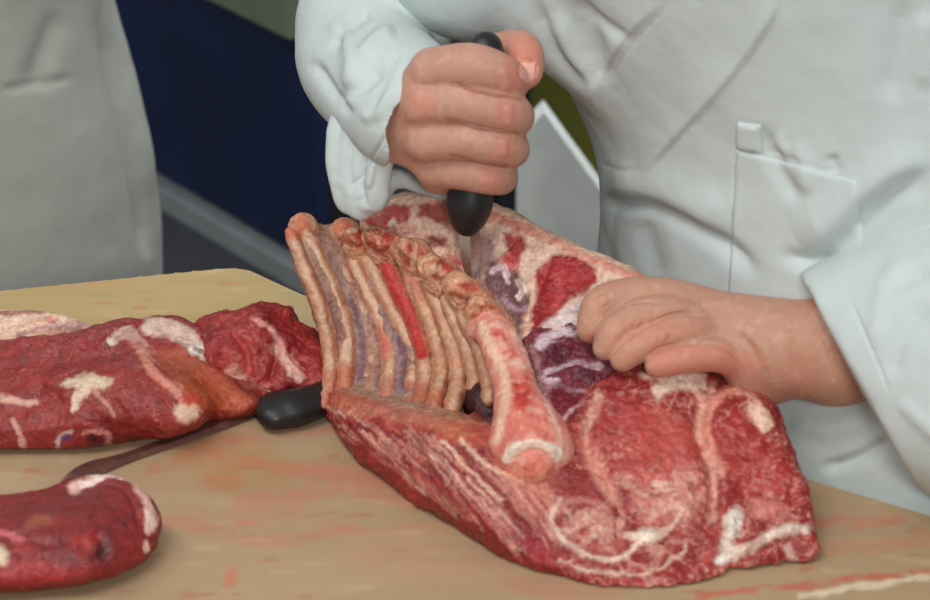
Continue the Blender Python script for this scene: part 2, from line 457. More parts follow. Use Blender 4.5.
p.blob(235, 462, 62, 22, (178, 128, 78), 0.5, 0.6, 10, 0.6); p.blob(225, 480, 22, 10, (190, 120, 70), 0.5, 0.5, 0, .5)
p.blob(350, 478, 60, 14, (196, 120, 100), 0.5, 0.5, 8, 0.8); p.blob(270, 505, 50, 16, (196, 128, 108), 0.5, 0.4, -8, 0.8)
p.blob(232, 578, 6, 9, (212, 96, 84), 0.5, 0.6); p.blob(245, 522, 12, 4, (206, 100, 88), 0.5, 0.5)
p.blob(430, 560, 90, 22, (192, 136, 112), 0.5, 0.4, 4, 0.9)
for a in ([(150, 470), (240, 440), (330, 432)], [(210, 455), (300, 470), (410, 478)], [(240, 500), (330, 492), (420, 505)], [(160, 520), (260, 540), (360, 530)]):
    p.line(a, 5, (196, 112, 94), 6, 0.4, 0.9)
p.line([(700, 596), (800, 587), (860, 580), (930, 573)], 4, (204, 78, 66), 3, 0.6, 0.9)
p.line([(800, 597), (860, 588), (935, 577)], 3, (226, 206, 176), 2, 0.9)
p.line([(820, 525), (850, 522), (900, 520)], 5, (200, 104, 88), 5, 0.5, 0.8); p.line([(830, 550), (930, 540)], 6, (200, 118, 96), 6, 0.35, 0.8)
p.blob(560, 590, 60, 10, (190, 110, 92), 0.6, 0.4, 5, .6)
setcol(me, p.c); link('worktop', me, M['board'], tb, shade=False)
lgm = plain('table_leg_steel', (120, 122, 124), 0.4, 0.1, 30, metal=0.8)
for x, y in ((-0.5, -0.05), (-0.55, -0.66), (0.36, -0.45), (0.25, -0.66)):
    box((x-0.02, y-0.02, 0.0), (x+0.02, y+0.02, ZT-0.05), 'leg', lgm, tb)

# ------------------------------------------------------------------ flat cuts on the left
Z3 = (np.array([0, 0, 1.0]), 2.6)
def D(px, py, h): return on_z(px, py, h)
def lumps(v, n, scale, amp, seed, octv=3): return v + n*(amp*noise3(v, scale, seed, octv))[:, None]

def cut(name, label, pieces, base, loc, paint, vox=0.0016, lum=(70, 0.002), rel=(), extra=None):
    s = Solid(vox)
    for pts, rad, fl, k in pieces:
        s.chain([D(*q) for q in pts], rad, k, (np.array([0, 0, 1.0]), fl) if fl else None, n=3)
    if extra: extra(s)
    V, F = s.mesh(zmin=ZT+0.0006); V = smooth(V, F, 3)
    me = subdiv(raw(name, V, F)); v, n = mdata(me)
    low = np.clip((v[:, 2]-ZT-0.002)/0.006, 0, 1)
    v2 = v + n*(lum[1]*(noise3(v, lum[0], 5, 3)+0.25*noise3(v, lum[0]*3.3, 15, 2))*low)[:, None]
    px, py = proj(v2); v2 = relief(v2, n, px, py, rel)
    v2[:, 2] = np.maximum(v2[:, 2], ZT+0.0006); setv(me, v2)
    p = Paint(v2, base, 3.0, 9, 100); paint(p); setcol(me, p.c)
    return tag(link(name, me, M['meat'], loc=loc), label, 'meat', 'boned cuts on the board')

def paint_slab(p):
    p.mottle(60, (150, 44, 40), 0.05, 0.4, 0.8, 3); p.mottle(120, (168, 62, 50), 0.25, 0.3, 0.4, 4); p.mottle(300, (200, 120, 104), 0.5, 0.12, 0.4, 8); p.veins(60, (196, 116, 100), .04, .35, 61); p.veins(110, (112, 24, 28), .07, .5, 71)
    p.mottle(90, (98, 26, 30), 0.3, 0.3, 0.6, 14)
    p.poly([(150, 352), (185, 350), (225, 372), (258, 402), (240, 412), (190, 408), (178, 385)], (176, 84, 50), 8, 0.75)
    p.line([(112, 340), (130, 332), (142, 345)], 8, (222, 204, 184), 3, 0.9, 0.3)
    p.line([(138, 345), (155, 372), (178, 392), (190, 408)], 7, (214, 138, 116), 4, 0.8, 0.4)
    p.blob(188, 411, 13, 10, (226, 192, 166), 0.3, 0.95); p.blob(190, 398, 12, 6, (206, 64, 56), 0.3, 0.7)
    p.poly([(66, 378), (90, 374), (116, 380), (112, 390), (92, 390), (82, 400), (74, 412), (72, 400), (78, 388), (60, 384)], (218, 190, 162), 4, .95, .3)
    p.line([(92, 390), (106, 402), (116, 414)], 2, (206, 140, 120), 2, 0.7)
    p.line([(2, 398), (20, 402), (34, 404)], 4, (216, 170, 150), 4, 0.85, .3)
    p.line([(14, 422), (20, 434), (24, 446)], 4, (216, 160, 146), 2, 0.8); p.line([(58, 446), (60, 436), (72, 430)], 3, (216, 180, 170), 2, 0.8)
    p.line([(76, 395), (74, 408)], 3, (220, 190, 170), 2, .8)
    p.blob(95, 440, 9, 6, (70, 20, 30), 0.4, 0.9); p.blob(67, 436, 6, 4, (90, 50, 110), 0.4, 0.8)
    p.line([(84, 432), (105, 432), (108, 446)], 3, (214, 140, 128), 2, .7)
    p.poly([(112, 335), (150, 318), (156, 335), (148, 350), (120, 345)], (140, 32, 36), 5, 0.6)
    p.line([(150, 325), (175, 330), (205, 350)], 12, (214, 186, 170), 5, 0.9, 0.3)
    p.blob(205, 352, 17, 7, (230, 222, 208), 0.3, 0.95, 12)
    p.line([(196, 350), (220, 358), (232, 372), (258, 398)], 3, (96, 34, 26), 3, 0.7)
slab1 = cut('beef_slab', 'large flat boned slab of dark red meat at the board’s left side', [
    ([(-70, 394, .012), (20, 393, .012), (95, 391, .012), (160, 384, .011)], [.048, .050, .050, .042], 2.9, .01),
    ([(160, 380, .012), (205, 382, .010), (242, 394, .008)], [.042, .032, .016], 2.8, .01),
    ([(110, 346, .020), (150, 338, .024), (200, 352, .022)], [.010, .012, .012], 1.3, .012),
    ([(0, 366, .02), (60, 362, .022), (110, 350, .022)], [.012, .012, .011], 1.2, .014),
    ([(80, 398, .024), (130, 390, .026), (185, 408, .020)], [.014, .014, .011], 1.6, .02)],
    (138, 38, 34), D(80, 400, 0), paint_slab, lum=(42, 0.0038),
    rel=[([(82, 390), (90, 382), (112, 386)], 5, 1.6, 'g'), ([(138, 345), (155, 372), (178, 392), (188, 410)], 4, 1.8, 'g'), ([(198, 352), (225, 368), (258, 398)], 4, -2.5, 'g'), ([(170, 345), (190, 350), (215, 356)], 6, 2.5, 'g'), ([(30, 380), (60, 400), (62, 430)], 5, -1.6, 'g'), ([(0, 410), (30, 415)], 5, -1.5, 'g'), ([(110, 395), (125, 420), (120, 440)], 5, -1.8, 'g')])
slab1['label'] = 'large flat slab of dark red meat, its front edge above the knife blade'

def paint_second(p):
    p.mottle(80, (170, 60, 52), 0.1, 0.3, 0.7, 3); p.mottle(160, (186, 96, 82), 0.4, 0.2, 0.4, 4); p.mottle(60, (112, 26, 32), 0.25, 0.3, 0.7, 14)
    p.line([(232, 372), (248, 390), (262, 394)], 10, (206, 150, 130), 5, 0.7, 0.6)
    p.line([(255, 318), (272, 330), (285, 352), (292, 372)], 4, (216, 150, 140), 3, 0.7, 0.4)
    p.line([(276, 348), (290, 362), (300, 375)], 7, (220, 176, 160), 4, 0.7, 0.5)
    p.line([(280, 322), (286, 338), (300, 348)], 6, (128, 24, 32), 4, 0.7)
cut('meat_trimming', 'smaller lumpy red piece of meat between the big slab and the ribs',
    [([(222, 352, .016), (255, 350, .020), (270, 372, .014)], [.024, .030, .022], 1.5, .01),
     ([(238, 345, .03), (262, 330, .030), (276, 345, .022)], [.008, .010, .010], None, .012),
     ([(290, 350, .018), (300, 372, .012), (318, 384, .010)], [.014, .017, .013], 1.1, .008),
     ([(286, 338, .018), (304, 352, .018)], [.007, .010], None, .006)],
    (150, 44, 42), D(265, 365, 0), paint_second, rel=[([(278, 335), (276, 360), (268, 388)], 5, -5, 'g'), ([(230, 330), (245, 350), (250, 380)], 5, -3, 'g'), ([(290, 345), (296, 360), (312, 372)], 3, -3, 'g'), ([(255, 318), (272, 330), (284, 350)], 3, 2, 'g')], lum=(75, 0.0048))

def paint_fat(p):
    p.mottle(80, (206, 150, 128), 0.0, 0.4, 0.7, 3); p.mottle(120, (182, 84, 74), 0.3, 0.3, 0.6, 4)
    p.line([(0, 314), (30, 312), (65, 309)], 3, (128, 60, 44), 3, 0.8, 0.3)
    p.line([(20, 335), (50, 325), (95, 326)], 3, (150, 96, 110), 3, 0.6)
cut('fatty_trimming', 'pale fatty trimming lying behind the big red slab', [
    ([(-60, 334, .010), (0, 334, .011), (40, 333, .011), (92, 336, .005)], [.014, .017, .015, .006], 1.7, .008),
    ([(0, 330, .019), (45, 325, .020), (75, 327, .016)], [.005, .004, .003], None, .006)],
    (222, 186, 160), D(30, 330, 0), paint_fat, rel=[([(10, 330), (50, 320), (90, 322)], 4, -2.5, 'g'), ([(0, 316), (40, 312), (80, 308)], 3, 1.5, 'g')], lum=(90, 0.002))

def paint_steak(p):
    p.mottle(70, (140, 34, 36), 0.0, 0.4, 0.8, 3); p.mottle(140, (168, 56, 44), 0.3, 0.25, 0.4, 4); p.mottle(50, (104, 30, 28), 0.2, 0.3, 0.6, 14)
    p.veins(70, (170, 70, 56), .05, .3, 61); p.veins(110, (96, 18, 24), .08, .5, 71)
    p.poly([(5, 506), (70, 492), (100, 478), (120, 480), (130, 500), (60, 520), (10, 520)], (112, 34, 32), 14, 0.55)
    p.blob(103, 548, 11, 17, (70, 14, 22), 0.6, 0.85, 15); p.blob(88, 540, 18, 8, (190, 50, 42), 0.6, 0.5, -10)
    p.blob(38, 522, 14, 6, (170, 96, 66), 0.6, 0.6, -10, .4)
    p.poly([(0, 560), (40, 562), (90, 572), (60, 585), (0, 582)], (176, 40, 46), 8, 0.6)
    p.line([(72, 489), (98, 476), (116, 473), (132, 481), (142, 496), (149, 514), (150, 530)], 6, (226, 178, 166), 3.5, 0.95)
    p.line([(84, 484), (110, 473), (128, 478)], 4, (232, 206, 196), 3, 0.9); p.blob(151, 518, 5, 12, (232, 198, 186), .4, .9); p.blob(146, 545, 3, 6, (228, 186, 170), .4, .9)
    p.blob(2, 555, 7, 11, (220, 200, 170), .4, .9)
    p.line([(0, 533), (20, 538)], 5, (214, 110, 110), 3, .7)
cut('steak', 'thick round steak with a pale fat rim, apart in front of the knife tip', [
    ([(-20, 544, .014), (22, 543, .014), (68, 535, .015), (92, 530, .015)], [.034, .034, .036, .031], 2.2, .008),
    ([(50, 512, .020), (88, 497, .022), (114, 498, .022), (133, 517, .018), (132, 548, .012)], [.007, .008, .008, .008, .008], None, .008)],
    (128, 30, 30), D(75, 535, 0), paint_steak, rel=[([(66, 492), (95, 484), (122, 488), (136, 510), (140, 540)], 3, -1.2, 'g'), ([(92, 530), (104, 545), (102, 562)], 6, -2.6, 'g'), ([(0, 532), (30, 540), (60, 545)], 5, -1.6, 'g')], lum=(50, 0.0026))

# second knife, lying flat
kn = thing('butcher_knife', 'large butcher knife lying flat, black handle under the ribs', 'knife', D(190, 440, 0))
def gp(px, py, h): return D(px, py, h)
top = [(60, 482), (72, 470), (90, 461), (112, 456), (150, 444), (200, 424), (262, 397)]
bot0 = [(266, 411), (230, 423), (185, 437), (140, 450), (108, 464), (86, 474)]
V = []; F = []
zt, m_ = 0.0032, len(top)
bt = [(60, 482), (84, 480), (108, 471), (140, 458), (185, 443), (230, 427), (266, 413)]
tp = spline([(a[0], a[1]) for a in top], None, 4)[0]; bb = spline([(a[0], a[1]) for a in bt], None, 4)[0]
for a, b in zip(tp, bb):
    V += [gp(a[0], a[1], 0.0038), gp(a[0], a[1], 0.0012), gp(b[0], b[1], 0.0012), gp((a[0]+b[0])/2, (a[1]+b[1])/2, 0.0036)]
for i in range(len(tp)-1):
    for j in range(4):
        F.append((4*i+j, 4*i+(j+1) % 4, 4*i+4+(j+1) % 4, 4*i+4+j))
F += [(0, 1, 2, 3), tuple(4*(len(tp)-1)+j for j in (3, 2, 1, 0))]
link('blade', raw('blade', V, F), M['oldsteel'], kn, shade=False)
s = Solid(0.0011)
s.chain([D(275, 410, .009), D(288, 409, .010), D(306, 405, .010), D(332, 395, .010), D(372, 380, .010)], [.0085, .0112, .0102, .0102, .0118], .004, (np.array([0, 0, 1.0]), 1.25))
s.chain([D(273, 402, .010), D(273, 418, .009)], [.006, .007], .006, (np.array([0, 0, 1.0]), 1.25))
V, F = s.mesh(zmin=ZT+0.0006); link('handle', subdiv(raw('handle', smooth(V, F), F)), M['black'], kn)

# ------------------------------------------------------------------ the side of ribs being boned
carc = thing('rib_forequarter', 'big forequarter of meat with bared ribs held by the butcher', 'meat', D(520, 470, 0))
def SP(pts, rad, k, n=4, s=None, flat=None, sub=False):
    return s.chain([P(*q) for q in pts], [r*U for r in rad], k, flat, n, sub=sub)
CUT = []
def cut_face(D_, ax):
    n_, p_, k_ = CUT
    X = ax[0][:, None, None]; Y = ax[1][None, :, None]; Z = ax[2][None, None, :]
    q_ = ((X-p_[0])*n_[0]+(Y-p_[1])*n_[1]+(Z-p_[2])*n_[2]).astype(np.float32)
    return -smin(-D_, -q_, k_)
def finish(s, name, base, paint, m_='meat', lum=(70, 0.0015), rel=(), it=3, warp=3.0, parent=carc, lv=1, scale=100, post=None, flat_bottom=True):
    V, F = s.mesh(zmin=ZT+0.0008 if flat_bottom else None, post=post); V = smooth(V, F, it)
    me = raw(name, V, F)
    if lv: me = subdiv(me, lv)
    v, n = mdata(me); v = v+n*(lum[1]*(noise3(v, lum[0], 5, 3)+0.4*noise3(v, lum[0]*3.5, 15, 2)))[:, None]
    px, py = proj(v); v = relief(v, n, px, py, rel)
    if flat_bottom: v[:, 2] = np.maximum(v[:, 2], ZT+0.0008)
    setv(me, v); p = Paint(v, base, warp, 9, scale); paint(p); setcol(me, p.c)
    return link(name, me, M[m_], parent)

# shoulder: the big sawn face on the right
s = Solid(0.0016)
SP([(612, 520, 532), (598, 470, 500), (612, 420, 470)], [54, 44, 30], .012, s=s)
SP([(655, 505, 525), (650, 455, 498), (655, 412, 470)], [66, 64, 42], .012, s=s)
SP([(715, 500, 525), (725, 455, 495), (722, 425, 470)], [56, 50, 36], .012, s=s)
SP([(757, 514, 542), (746, 482, 512), (734, 440, 480)], [46, 38, 28], .010, s=s)
SP([(590, 552, 566), (630, 562, 577), (680, 560, 574), (708, 545, 562)], [30, 26, 24, 22], .008, s=s)
SP([(735, 543, 553), (765, 546, 556)], [19, 19], .005, s=s)
SP([(790, 538, 552), (800, 545, 556)], [18, 15], .004, s=s)
SP([(640, 395, 458), (685, 388, 452), (725, 398, 452)], [24, 19, 16], .010, s=s)
SP([(750, 406, 464), (767, 418, 468)], [10, 10], .004, s=s); SP([(648, 382, 474), (672, 376, 470), (700, 377, 468)], [7, 8, 7], .004, s=s); SP([(735, 560, 566), (752, 562, 566)], [8, 7], .003, s=s)
s.ball(P(716, 572, 572), 10*U, .004)
def paint_shoulder(p):
    p.mottle(50, (170, 46, 42), 0.0, 0.4, 0.6, 3); p.mottle(110, (196, 84, 74), 0.15, 0.35, 0.55, 4); p.mottle(260, (220, 150, 136), 0.42, 0.18, 0.55, 8)
    p.mottle(70, (138, 26, 32), 0.3, 0.3, 0.6, 14)
    p.mottle(420, (222, 160, 144), 0.35, 0.15, 0.5, 81); p.mottle(34, (140, 30, 32), 0.1, 0.3, 0.5, 83); p.veins(210, (222, 170, 152), .08, .5, 85)
    p.veins(45, (222, 160, 144), .05, .6, 61); p.veins(100, (216, 150, 136), .07, .55, 63); p.veins(80, (120, 20, 26), .08, .6, 67)
    # muscle faces
    p.poly([(598, 430), (618, 405), (660, 402), (695, 425), (702, 460), (690, 490), (650, 495), (615, 470)], (182, 66, 58), 16, 0.6)
    p.poly([(710, 430), (735, 410), (765, 430), (780, 460), (745, 480), (715, 460)], (180, 52, 50), 14, 0.5)
    p.poly([(640, 470), (690, 465), (705, 500), (690, 530), (640, 525), (625, 500)], (206, 126, 114), 16, 0.55, 0.7)
    p.poly([(560, 520), (580, 505), (615, 515), (632, 545), (590, 555), (565, 540)], (200, 116, 104), 10, 0.6, 0.5)
    p.blob(590, 500, 26, 12, (206, 140, 126), .5, .5, 0, .7)
    p.poly([(596, 400), (640, 396), (650, 430), (610, 445), (598, 440)], (150, 30, 34), 18, .5, .4); p.poly([(715, 440), (740, 430), (770, 470), (740, 500), (718, 490)], (152, 32, 34), 18, .45, .4); p.blob(655, 445, 30, 28, (190, 84, 74), .8, .5, 0, .3)
    for ov_, th_, st_ in (((668, 492, 34, 24), .0, .75), ((768, 498, 24, 16), .1, .65), ((592, 530, 30, 22), .05, .6), ((622, 465, 16, 34), .15, .45), ((650, 545, 30, 10), .1, .6), ((735, 535, 14, 20), .05, .6)):
        p.mottle(110, (216, 158, 140), th_, .25, st_, 91, mask=oval(p, *ov_)); p.mottle(320, (228, 186, 168), th_+.1, .15, st_, 92, mask=oval(p, *ov_))
    p.line([(735, 388), (715, 402), (706, 425), (712, 455), (722, 468)], 5, (224, 150, 130), 5, .8, .4); p.line([(735, 390), (755, 398), (768, 425)], 2, (224, 170, 150), 4, .6, .5)
    # seams of fat
    f = (224, 166, 146); f2 = (232, 204, 184)
    p.line([(600, 395), (588, 420), (586, 448), (598, 475), (612, 500), (620, 520)], 4, f, 5, 0.8, 0.5)
    p.poly([(576, 445), (590, 430), (606, 470), (620, 498), (606, 496), (588, 470)], (214, 134, 118), 9, .75, .3)
    p.line([(712, 388), (700, 410), (700, 440), (712, 466), (715, 490), (712, 520)], 4, f, 5, 0.8, 0.6)
    p.line([(690, 378), (700, 400)], 4, f, 3, .7)
    p.line([(560, 500), (556, 520), (566, 540), (590, 556), (620, 558), (640, 545)], 2.5, f2, 3, 0.85, 0.35)
    p.line([(625, 535), (650, 538), (668, 530), (680, 510), (676, 505)], 3, f2, 2.5, 0.6, 0.5)
    p.line([(560, 560), (600, 572), (650, 572), (680, 555), (686, 540)], 1.5, f2, 3, 0.6, 0.5); p.line([(556, 512), (575, 506), (600, 512), (618, 530)], 5, (212, 150, 136), 5, .6, .7)
    p.blob(643, 535, 16, 7, (230, 212, 192), .4, .9, -8)
    p.line([(618, 478), (660, 500), (690, 480), (696, 500)], 4, f, 5, .5, .9); p.line([(650, 520), (672, 505), (690, 512)], 5, f, 4, .6, .8)
    p.poly([(640, 375), (655, 368), (690, 370), (706, 376), (705, 388), (690, 392), (670, 392), (655, 400), (650, 390), (660, 380)], f2, 5, .85, .3)
    p.poly([(750, 400), (768, 410), (772, 425), (762, 434), (752, 420)], (228, 190, 166), 4, .9)
    p.blob(733, 522, 9, 16, (232, 222, 208), .35, .95, 10); p.blob(728, 548, 9, 12, (228, 206, 190), .4, .8)
    p.line([(730, 556), (748, 548), (765, 538), (785, 531), (806, 529)], 5, (228, 204, 188), 5, .95, .3)
    p.line([(786, 545), (792, 560)], 4, (224, 190, 176), 3, .7)
    p.blob(722, 560, 7, 5, (236, 230, 220), .4, .9)
    p.poly([(745, 500), (770, 495), (785, 510), (765, 520), (750, 515)], (214, 140, 126), 8, .7, .7)
    p.poly([(740, 485), (790, 470), (800, 500), (760, 515)], (178, 50, 46), 14, .4)
    p.poly([(705, 530), (720, 515), (722, 545), (712, 560)], (150, 28, 32), 6, .6)
c_a, c_b, c_c = P(600, 568, 577), P(800, 548, 562), P(690, 390, 480)
c_n = np.cross(c_b-c_a, c_c-c_a); c_n /= np.linalg.norm(c_n)
if c_n[1] > 0: c_n = -c_n
CUT = (c_n, c_a+c_n*0.004, 0.010)
finish(s, 'shoulder_muscle', (146, 42, 38), paint_shoulder, post=cut_face, lum=(75, 0.0026), rel=[
    ([(600, 395), (588, 420), (586, 448), (598, 475), (612, 500)], 8, -4.5, 'g'), ([(712, 388), (700, 410), (700, 440), (712, 466), (715, 500), (712, 530)], 7, -5.5, 'g'),
    ([(560, 500), (556, 520), (566, 540), (590, 556), (620, 558), (640, 545)], 3, 1.6, 'g'), ([(575, 492), (600, 500), (628, 515), (640, 532)], 5, -3, 'g'), ([(725, 485), (760, 490), (800, 500)], 7, -3, 'g'), ([(735, 405), (760, 425), (775, 450)], 6, -2.5, 'g'), ([(690, 480), (705, 500), (725, 505)], 5, -3, 'g'), ([(560, 560), (600, 572), (650, 572), (684, 550)], 3, -1.5, 'g'),
    ([(730, 554), (765, 536), (806, 526)], 5, 2.2, 'g'), ([(730, 564), (765, 548), (785, 540)], 3, -2.0, 'g'), ([(655, 395), (690, 392), (706, 398)], 4, -2.0, 'g'),
    ([(733, 505), (730, 535)], 6, 2.5, 'g'), ([(640, 378), (680, 372), (704, 380)], 5, 2.0, 'g'), ([(620, 535), (640, 532), (660, 538)], 5, 1.8, 'g'), ([(615, 470), (650, 490), (690, 480)], 5, -1.2, 'g')])

# flank: striped outer wall below the ribs, with the lining between them
s = Solid(0.0016)
SP([(335, 404, 412), (378, 432, 452), (428, 456, 482), (478, 478, 508), (530, 506, 532), (572, 530, 552)], [9, 25, 34, 42, 46, 44], .010, s=s, n=5)
SP([(332, 398, 410), (372, 412, 440), (428, 430, 468), (480, 444, 490), (525, 474, 505)], [7, 9, 12, 14, 18], .010, s=s)
ribs = [
 [(290, 232, 372), (305, 268, 382), (320, 306, 390), (329, 342, 396), (331, 375, 402), (324, 398, 408)],
 [(301, 224, 366), (318, 258, 374), (334, 294, 381), (347, 334, 389), (347, 370, 402), (340, 400, 412)],
 [(320, 236, 362), (342, 270, 370), (364, 312, 380), (373, 345, 390), (369, 385, 410), (362, 404, 420)],
 [(343, 228, 358), (356, 268, 368), (376, 308, 380), (390, 345, 394), (389, 385, 418), (380, 412, 432)],
 [(362, 248, 362), (381, 284, 374), (399, 320, 388), (414, 350, 402), (413, 388, 426), (401, 418, 442)],
 [(383, 252, 368), (398, 286, 380), (413, 320, 394), (424, 352, 410), (424, 386, 432), (412, 420, 452)],
 [(405, 262, 376), (421, 298, 390), (435, 334, 406), (442, 364, 422), (437, 396, 444), (426, 424, 462)],
 [(428, 282, 390), (443, 316, 404), (455, 350, 420), (459, 380, 438), (452, 408, 460), (440, 430, 474)],
 [(446, 298, 402), (461, 332, 416), (473, 366, 434), (476, 392, 452), (468, 416, 474), (456, 436, 486)],
 [(462, 316, 416), (478, 345, 430), (488, 376, 448), (490, 400, 466), (480, 424, 486), (470, 442, 494)]]
for i in range(len(ribs)-1):
    mid = [((a[0]+b[0])/2, (a[1]+b[1])/2+1, (a[2]+b[2])/2-(3 if i < 5 else 8)) for a, b in zip(ribs[i], ribs[i+1])]
    if i >= 7: mid = mid[:4]
    SP(mid, [8, 8.5, 9, 9, 10, 12][:len(mid)], .010, s=s)
SP([(375, 246, 345), (420, 268, 360), (460, 298, 385), (488, 330, 410), (502, 372, 440), (505, 410, 465), (500, 436, 485)], [12, 16, 18, 18, 17, 18, 20], .010, s=s)
SP([(500, 476, 534), (538, 494, 552), (576, 488, 548)], [20, 24, 28], .018, s=s)
SP([(482, 388, 470), (486, 408, 484)], [17, 17], .005, s=s, sub=True)
def paint_flank(p):
    X, Y = p.px, p.py
    p.mottle(60, (176, 52, 48), 0, 0.4, 0.5, 3)
    inner = [(280, 215), (350, 215), (480, 285), (520, 350), (515, 430), (500, 450), (440, 436), (380, 416), (345, 404), (315, 400)]
    p.poly(inner, (168, 118, 92), 6, 0.95); 
    m = in_poly(X, Y, inner)
    p.mottle(90, (132, 90, 88), 0.15, 0.3, 0.6, 4, mask=m*1.0); p.mottle(120, (206, 170, 146), 0.25, 0.3, 0.6, 6, mask=m*1.0); p.mottle(60, (176, 60, 44), 0.3, 0.3, 0.6, 16, mask=m*1.0)
    for a in range(len(ribs)-1):
        mid = [((q[0]+b[0])/2, (q[1]+b[1])/2) for q, b in zip(ribs[a], ribs[a+1])]
        if a < 5: p.line(mid, 13, (160, 128, 112), 5, 0.8, 0.2, 120+a); p.line(mid[2:5], 4, (122, 70, 74), 6, 0.7, 0.6, 130+a)
        if a in (1, 3): p.line(mid[:5], 9, (148, 124, 128), 4, 0.85, 0.3, 20+a); p.line([(x_+3, y_) for x_, y_ in mid[2:5]], 4, (112, 68, 78), 4, 0.7, 0.5, 40+a)
        elif a == 4: p.line(mid[1:5], 5, (112, 74, 96), 4, 0.7, 0.5, 20+a)
        else: p.line(mid[1:5], 4, (140, 84, 70), 4, 0.5, 0.5, 20+a)
    # band of red and orange where ribs meet the outer wall
    p.line([(326, 396), (350, 404), (400, 420), (450, 432), (500, 438)], 14, (172, 62, 48), 8, 0.85, 0.3)
    p.blob(350, 408, 18, 9, (196, 120, 88), .6, .6, 15, .4); p.blob(455, 432, 20, 6, (196, 116, 78), .5, .6, 10, .4); p.line([(360, 408), (400, 414), (440, 424)], 8, (190, 120, 100), 5, .6, .7)
    # stripes fanning down the outer wall
    import random
    rnd = random.Random(4)
    for i in range(260):
        t = rnd.random()**0.8; w_ = rnd.random(); x = 328+t*225+rnd.uniform(-3, 3)-w_*(10+20*t); y = 404+t*70+w_*(14+62*t)
        L = 10+t*26+rnd.uniform(-5, 8); a = math.radians(38+18*t+rnd.uniform(-6, 6))
        p.line([(x-L*.4*math.cos(a), y-L*.4*math.sin(a)*.9), (x+L*.3*math.cos(a), y+L*.35*math.sin(a)), (x+L*math.cos(a)*.95, y+L*math.sin(a))], rnd.uniform(.5, 1.6), rnd.choice([(218, 160, 138), (224, 180, 160), (200, 120, 104), (120, 20, 30), (140, 28, 36), (206, 140, 118), (110, 20, 30)]), 1.6, rnd.uniform(.35, .8), .5, i)
    p.line([(318, 398), (340, 428), (390, 462), (450, 494), (500, 528), (560, 565)], 6, (150, 28, 40), 6, .55, .5)
    p.line([(440, 440), (470, 470), (500, 500)], 2, (228, 190, 160), 2, .7); p.line([(460, 440), (490, 466), (520, 480)], 2, (228, 190, 160), 2, .7)
    p.blob(476, 402, 17, 15, (150, 24, 20), .6, .9); p.blob(489, 405, 15, 16, (40, 12, 14), .4, 1)  # red flesh, then the shade of the hollow painted near-black
    p.line([(540, 470), (552, 500), (548, 525), (560, 545)], 3, (222, 160, 146), 2.5, .6, .4)
    p.poly([(495, 455), (560, 470), (572, 510), (540, 520), (505, 490)], (202, 118, 104), 14, .6, .6)
    p.poly([(560, 470), (640, 440), (640, 600), (590, 580), (555, 545)], (140, 40, 38), 10, .6)
    p.mottle(110, (216, 158, 140), .0, .25, .7, 91, mask=oval(p, 592, 525, 34, 26)); p.mottle(320, (228, 186, 168), .1, .15, .6, 92, mask=oval(p, 592, 525, 34, 26))
    p.line([(556, 512), (575, 500), (600, 504), (618, 525)], 1.5, (216, 150, 134), 5, .5, .8); p.line([(560, 500), (553, 520), (566, 542), (592, 556), (620, 558)], 2.5, (230, 200, 182), 3, 0.85, 0.3)
    p.line([(588, 430), (590, 455), (600, 478), (614, 500)], 8, (220, 150, 132), 5, .75, .3); p.line([(560, 562), (600, 574), (640, 572)], 1.5, (226, 190, 170), 3, .6, .5)
rl = []
for i in range(24):
    t = i/23; x = 345+t*200; y = 418+t*72; a = math.radians(40+14*t); L = 14+50*t
    rl.append(([(x, y), (x+L*.5*math.cos(a)+4, y+L*.5*math.sin(a)), (x+L*math.cos(a), y+L*math.sin(a))], 3.5, -.8 if i % 2 else .7, 'g'))
finish(s, 'flank', (132, 34, 36), paint_flank, post=cut_face, rel=rl, lum=(80, 0.0022), warp=2.2)

